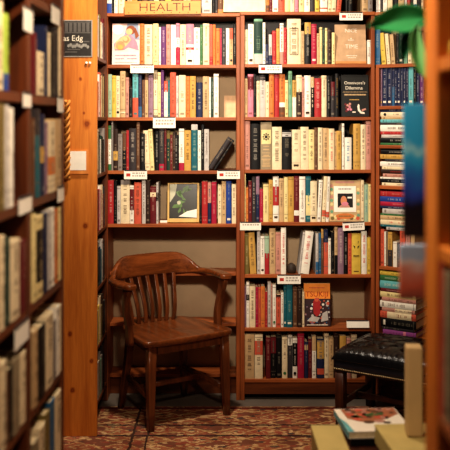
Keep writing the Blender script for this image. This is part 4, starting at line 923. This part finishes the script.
# ------------------------------------------------------------------ room
def rug_mat():
    m, nt, b = nodes_of('persian_rug')
    tc = N(nt, 'ShaderNodeTexCoord'); sp = N(nt, 'ShaderNodeSeparateXYZ'); L(nt, tc.outputs['Object'], sp.inputs[0])
    ab = N(nt, 'ShaderNodeMath', operation='ABSOLUTE'); L(nt, sp.outputs['X'], ab.inputs[0])
    cb = N(nt, 'ShaderNodeCombineXYZ'); L(nt, sp.outputs['X'], cb.inputs[0]); L(nt, sp.outputs['Y'], cb.inputs[1])
    def vor(scale, sx, sy, feat='F1', dist='MANHATTAN'):
        mp = N(nt, 'ShaderNodeMapping'); mp.inputs['Scale'].default_value = (sx, sy, 0); L(nt, cb.outputs[0], mp.inputs['Vector'])
        v = N(nt, 'ShaderNodeTexVoronoi', Scale=scale); v.distance = dist; v.feature = feat; v.inputs['Randomness'].default_value = .75; L(nt, mp.outputs['Vector'], v.inputs['Vector']); return v
    no0 = N(nt, 'ShaderNodeTexNoise', Scale=26.0, Detail=3.0); L(nt, cb.outputs[0], no0.inputs['Vector'])
    v1 = vor(9, .55, 1.0); v1.inputs['Randomness'].default_value = .35; v2 = vor(60, .5, 1.0)
    def ramp(fac, stops, interp='CONSTANT'):
        r = N(nt, 'ShaderNodeValToRGB'); r.color_ramp.interpolation = interp; e = r.color_ramp.elements
        e[0].position = stops[0][0]; e[0].color = lin(stops[0][1]) + (1,); e[1].position = stops[-1][0]; e[1].color = lin(stops[-1][1]) + (1,)
        for p, c in stops[1:-1]: x = e.new(p); x.color = lin(c) + (1,)
        L(nt, fac, r.inputs['Fac']); return r
    dd = N(nt, 'ShaderNodeMath', operation='MULTIPLY_ADD'); dd.inputs[1].default_value = .34; L(nt, no0.outputs['Fac'], dd.inputs[0]); L(nt, v1.outputs['Distance'], dd.inputs[2])
    field = ramp(dd.outputs[0], [(0, (214, 180, 132)), (.27, (96, 76, 68)), (.32, (176, 104, 80)), (.44, (220, 188, 140)), (.54, (98, 82, 72)), (.58, (184, 122, 92)), (.72, (164, 94, 74)), (.80, (210, 174, 124)), (.92, (140, 92, 74))])
    se2 = N(nt, 'ShaderNodeSeparateColor'); L(nt, v2.outputs['Color'], se2.inputs[0])
    small = ramp(se2.outputs[1], [(0, (164, 92, 74)), (.35, (222, 190, 144)), (.64, (96, 82, 76)), (.74, (178, 116, 86)), (.9, (186, 152, 108))])
    mk = N(nt, 'ShaderNodeMath', operation='GREATER_THAN'); mk.inputs[1].default_value = .66; L(nt, se2.outputs[0], mk.inputs[0])
    mx = N(nt, 'ShaderNodeMix', data_type='RGBA'); L(nt, mk.outputs[0], mx.inputs[0]); L(nt, field.outputs[0], mx.inputs[6]); L(nt, small.outputs[0], mx.inputs[7])
    # border stripes parallel to the far edge and to the side edge
    def stripes(src, at, col, prev):
        out = prev
        for a, wd in at:
            s = N(nt, 'ShaderNodeMath', operation='SUBTRACT'); s.inputs[1].default_value = a; L(nt, src, s.inputs[0])
            q = N(nt, 'ShaderNodeMath', operation='ABSOLUTE'); L(nt, s.outputs[0], q.inputs[0]); l = N(nt, 'ShaderNodeMath', operation='LESS_THAN'); l.inputs[1].default_value = wd; L(nt, q.outputs[0], l.inputs[0])
            k = N(nt, 'ShaderNodeMix', data_type='RGBA'); k.inputs[7].default_value = lin(col) + (1,); L(nt, l.outputs[0], k.inputs[0]); L(nt, out, k.inputs[6]); out = k.outputs[2]
        return out
    wob = N(nt, 'ShaderNodeMath', operation='MULTIPLY_ADD'); wob.inputs[1].default_value = .02; L(nt, no0.outputs['Fac'], wob.inputs[0]); L(nt, sp.outputs['Y'], wob.inputs[2])
    wobx = N(nt, 'ShaderNodeMath', operation='MULTIPLY_ADD'); wobx.inputs[1].default_value = .02; L(nt, no0.outputs['Fac'], wobx.inputs[0]); L(nt, sp.outputs['X'], wobx.inputs[2])
    c = stripes(wob.outputs[0], [(4.955, .014)], (104, 46, 40), mx.outputs[2])
    c = stripes(wob.outputs[0], [(4.68, .008), (4.52, .008)], (44, 40, 46), c)
    c = stripes(wobx.outputs[0], [(-.48, .007), (-.40, .006)], (84, 62, 54), c)
    no = N(nt, 'ShaderNodeTexNoise', Scale=5.0, Detail=5.0); L(nt, cb.outputs[0], no.inputs['Vector'])
    wr = ramp(no.outputs['Fac'], [(.3, (190, 172, 160)), (.7, (255, 252, 246))], 'LINEAR')
    mu = N(nt, 'ShaderNodeMix', data_type='RGBA', blend_type='MULTIPLY'); mu.inputs[0].default_value = 1; L(nt, c, mu.inputs[6]); L(nt, wr.outputs[0], mu.inputs[7])
    L(nt, mu.outputs[2], b.inputs['Base Color']); b.inputs['Roughness'].default_value = .95; b.inputs['Specular IOR Level'].default_value = .1
    fi = N(nt, 'ShaderNodeTexNoise', Scale=400.0); L(nt, cb.outputs[0], fi.inputs['Vector']); bp = N(nt, 'ShaderNodeBump', Strength=.5, Distance=.003); L(nt, fi.outputs['Fac'], bp.inputs['Height']); L(nt, bp.outputs['Normal'], b.inputs['Normal'])
    return m
m = MB(); m.box(-1.6, 1.6, 1.2, 4.975, .0005, .005, rug_mat()); o = m.build('rug', None); tag(o, 'worn red and cream patterned rug covering the floor', 'rug')
def struct(name, x0, x1, y0, y1, z0, z1, mat, label):
    m = MB(); m.box(x0, x1, y0, y1, z0, z1, mat); o = m.build(name, None); o['kind'] = 'structure'; o['label'] = label; o['category'] = 'structure'
    return o
WALLM = flat('dark_wall_paint', (96, 70, 48), .8, .1, .15, 3)
struct('floor', -2.4, 2.6, -1.6, 5.5, -.06, 0, flat('grey_floor', (112, 102, 92), .6, .3, .25, 5), 'grey worn floor at the foot of the bookcases')
struct('wall_back', -2.4, 2.6, 5.45, 5.55, 0, 3.3, WALLM, 'dark wall behind the bookcases')
struct('wall_left', -2.5, -2.4, -1.6, 5.5, 0, 3.3, WALLM, 'plain dark wall behind the aisle shelving')
struct('wall_right', 2.6, 2.7, -1.6, 5.5, 0, 3.3, WALLM, 'plain dark wall beyond the angled bookcase')
struct('ceiling', -2.4, 2.6, -1.6, 5.5, 3.3, 3.4, flat('ceiling_paint', (200, 184, 160), .9, .1, .05, 3), 'plain pale ceiling above the bookcases')

# ------------------------------------------------------------------ light
def area(name, loc, target, power, size, col):
    l = bpy.data.lights.new(name, 'AREA'); l.energy = power; l.size = size; l.color = col; l.shape = 'DISK'
    o = bpy.data.objects.new(name, l); COL.objects.link(o); o.location = loc
    o.rotation_euler = (Vector(target) - Vector(loc)).to_track_quat('-Z', 'Y').to_euler(); return o
WARM = (1.0, .86, .70)
area('ceiling_or_fill_lamp', (-.3, 3.95, 3.15), (-.2, 5.1, 1.0), 62, .2, WARM)
area('ceiling_or_fill_lamp', (.02, 1.8, 2.42), (-.25, 2.3, 1.2), 26, .2, (1.0, .80, .60))  # added fill lamp for the aisle shelving, hung out of view
area('ceiling_or_fill_lamp', (-.1, -.4, 3.0), (0, 4.0, 1.0), 6, .4, WARM)  # added weak fill lamp behind the camera
l = bpy.data.lights.new('spot_lamp', 'SPOT'); l.energy = 420; l.spot_size = math.radians(50); l.spot_blend = 1.0; l.shadow_soft_size = .1; l.color = WARM
o = bpy.data.objects.new('spot_lamp', l); COL.objects.link(o); o.location = (-.05, 1.9, 2.5)
o.rotation_euler = (Vector((.2, 5.1, 1.66)) - o.location).to_track_quat('-Z', 'Y').to_euler()
w = bpy.data.worlds.new('room_air'); S.world = w; w.use_nodes = True
w.node_tree.nodes['Background'].inputs[0].default_value = (1, .82, .62, 1); w.node_tree.nodes['Background'].inputs[1].default_value = .05

# ------------------------------------------------------------------ camera
cam = bpy.data.cameras.new('camera'); co = bpy.data.objects.new('camera', cam); COL.objects.link(co)
co.location = (0, 0, EYE); co.rotation_euler = (math.pi / 2, 0, 0)
cam.sensor_width = 36; cam.sensor_fit = 'HORIZONTAL'; cam.lens = F / 450 * 36; cam.shift_y = -(225 - HY) / 450; cam.clip_start = .05
cam.dof.use_dof = True; cam.dof.focus_distance = 5.05; cam.dof.aperture_fstop = 2.9
S.camera = co
S.view_settings.view_transform = 'Standard'; S.view_settings.look = 'Medium High Contrast'; S.view_settings.exposure = -.36
S.cycles.use_denoising = True
S.cycles.max_bounces = 6

# ------------------------------------------------------------------ books: the 300 that show largest stay single, the sliver-thin rest is one mass
bpy.context.view_layer.update()
dg = bpy.context.evaluated_depsgraph_get(); hits = {}
STEP = 2.0; n = int(450 / STEP)
for j in range(n):
    for i in range(n):
        px, py = (i + .5) * STEP, (j + .5) * STEP
        ok, _, _, _, ob, _ = S.ray_cast(dg, Vector((0, 0, EYE)), Vector(((px - CX) / F, 1, (HY - py) / F)).normalized())
        if ok:
            while ob.parent: ob = ob.parent
            hits[ob.name] = hits.get(ob.name, 0) + 1
books = [o for o in COL.objects if o.name.split('.')[0] == 'book']
books.sort(key=lambda o: -hits.get(o.name, 0))
rest = books[300:]
m = MB()
for o in rest:
    for q in [o] + list(o.children):
        M = q.matrix_world; off = len(m.v); m.v += [tuple(M @ v.co) for v in q.data.vertices]
        for p in q.data.polygons:
            m.f.append(tuple(off + i for i in p.vertices)); m.mi.append(m.m(q.data.materials[p.material_index])); m.sm.append(False)
    for q in list(o.children): bpy.data.objects.remove(q)
    bpy.data.objects.remove(o)
o = m.build('books', None); tag(o, 'the many narrow or half hidden books between and behind the others', 'books', kind='stuff')
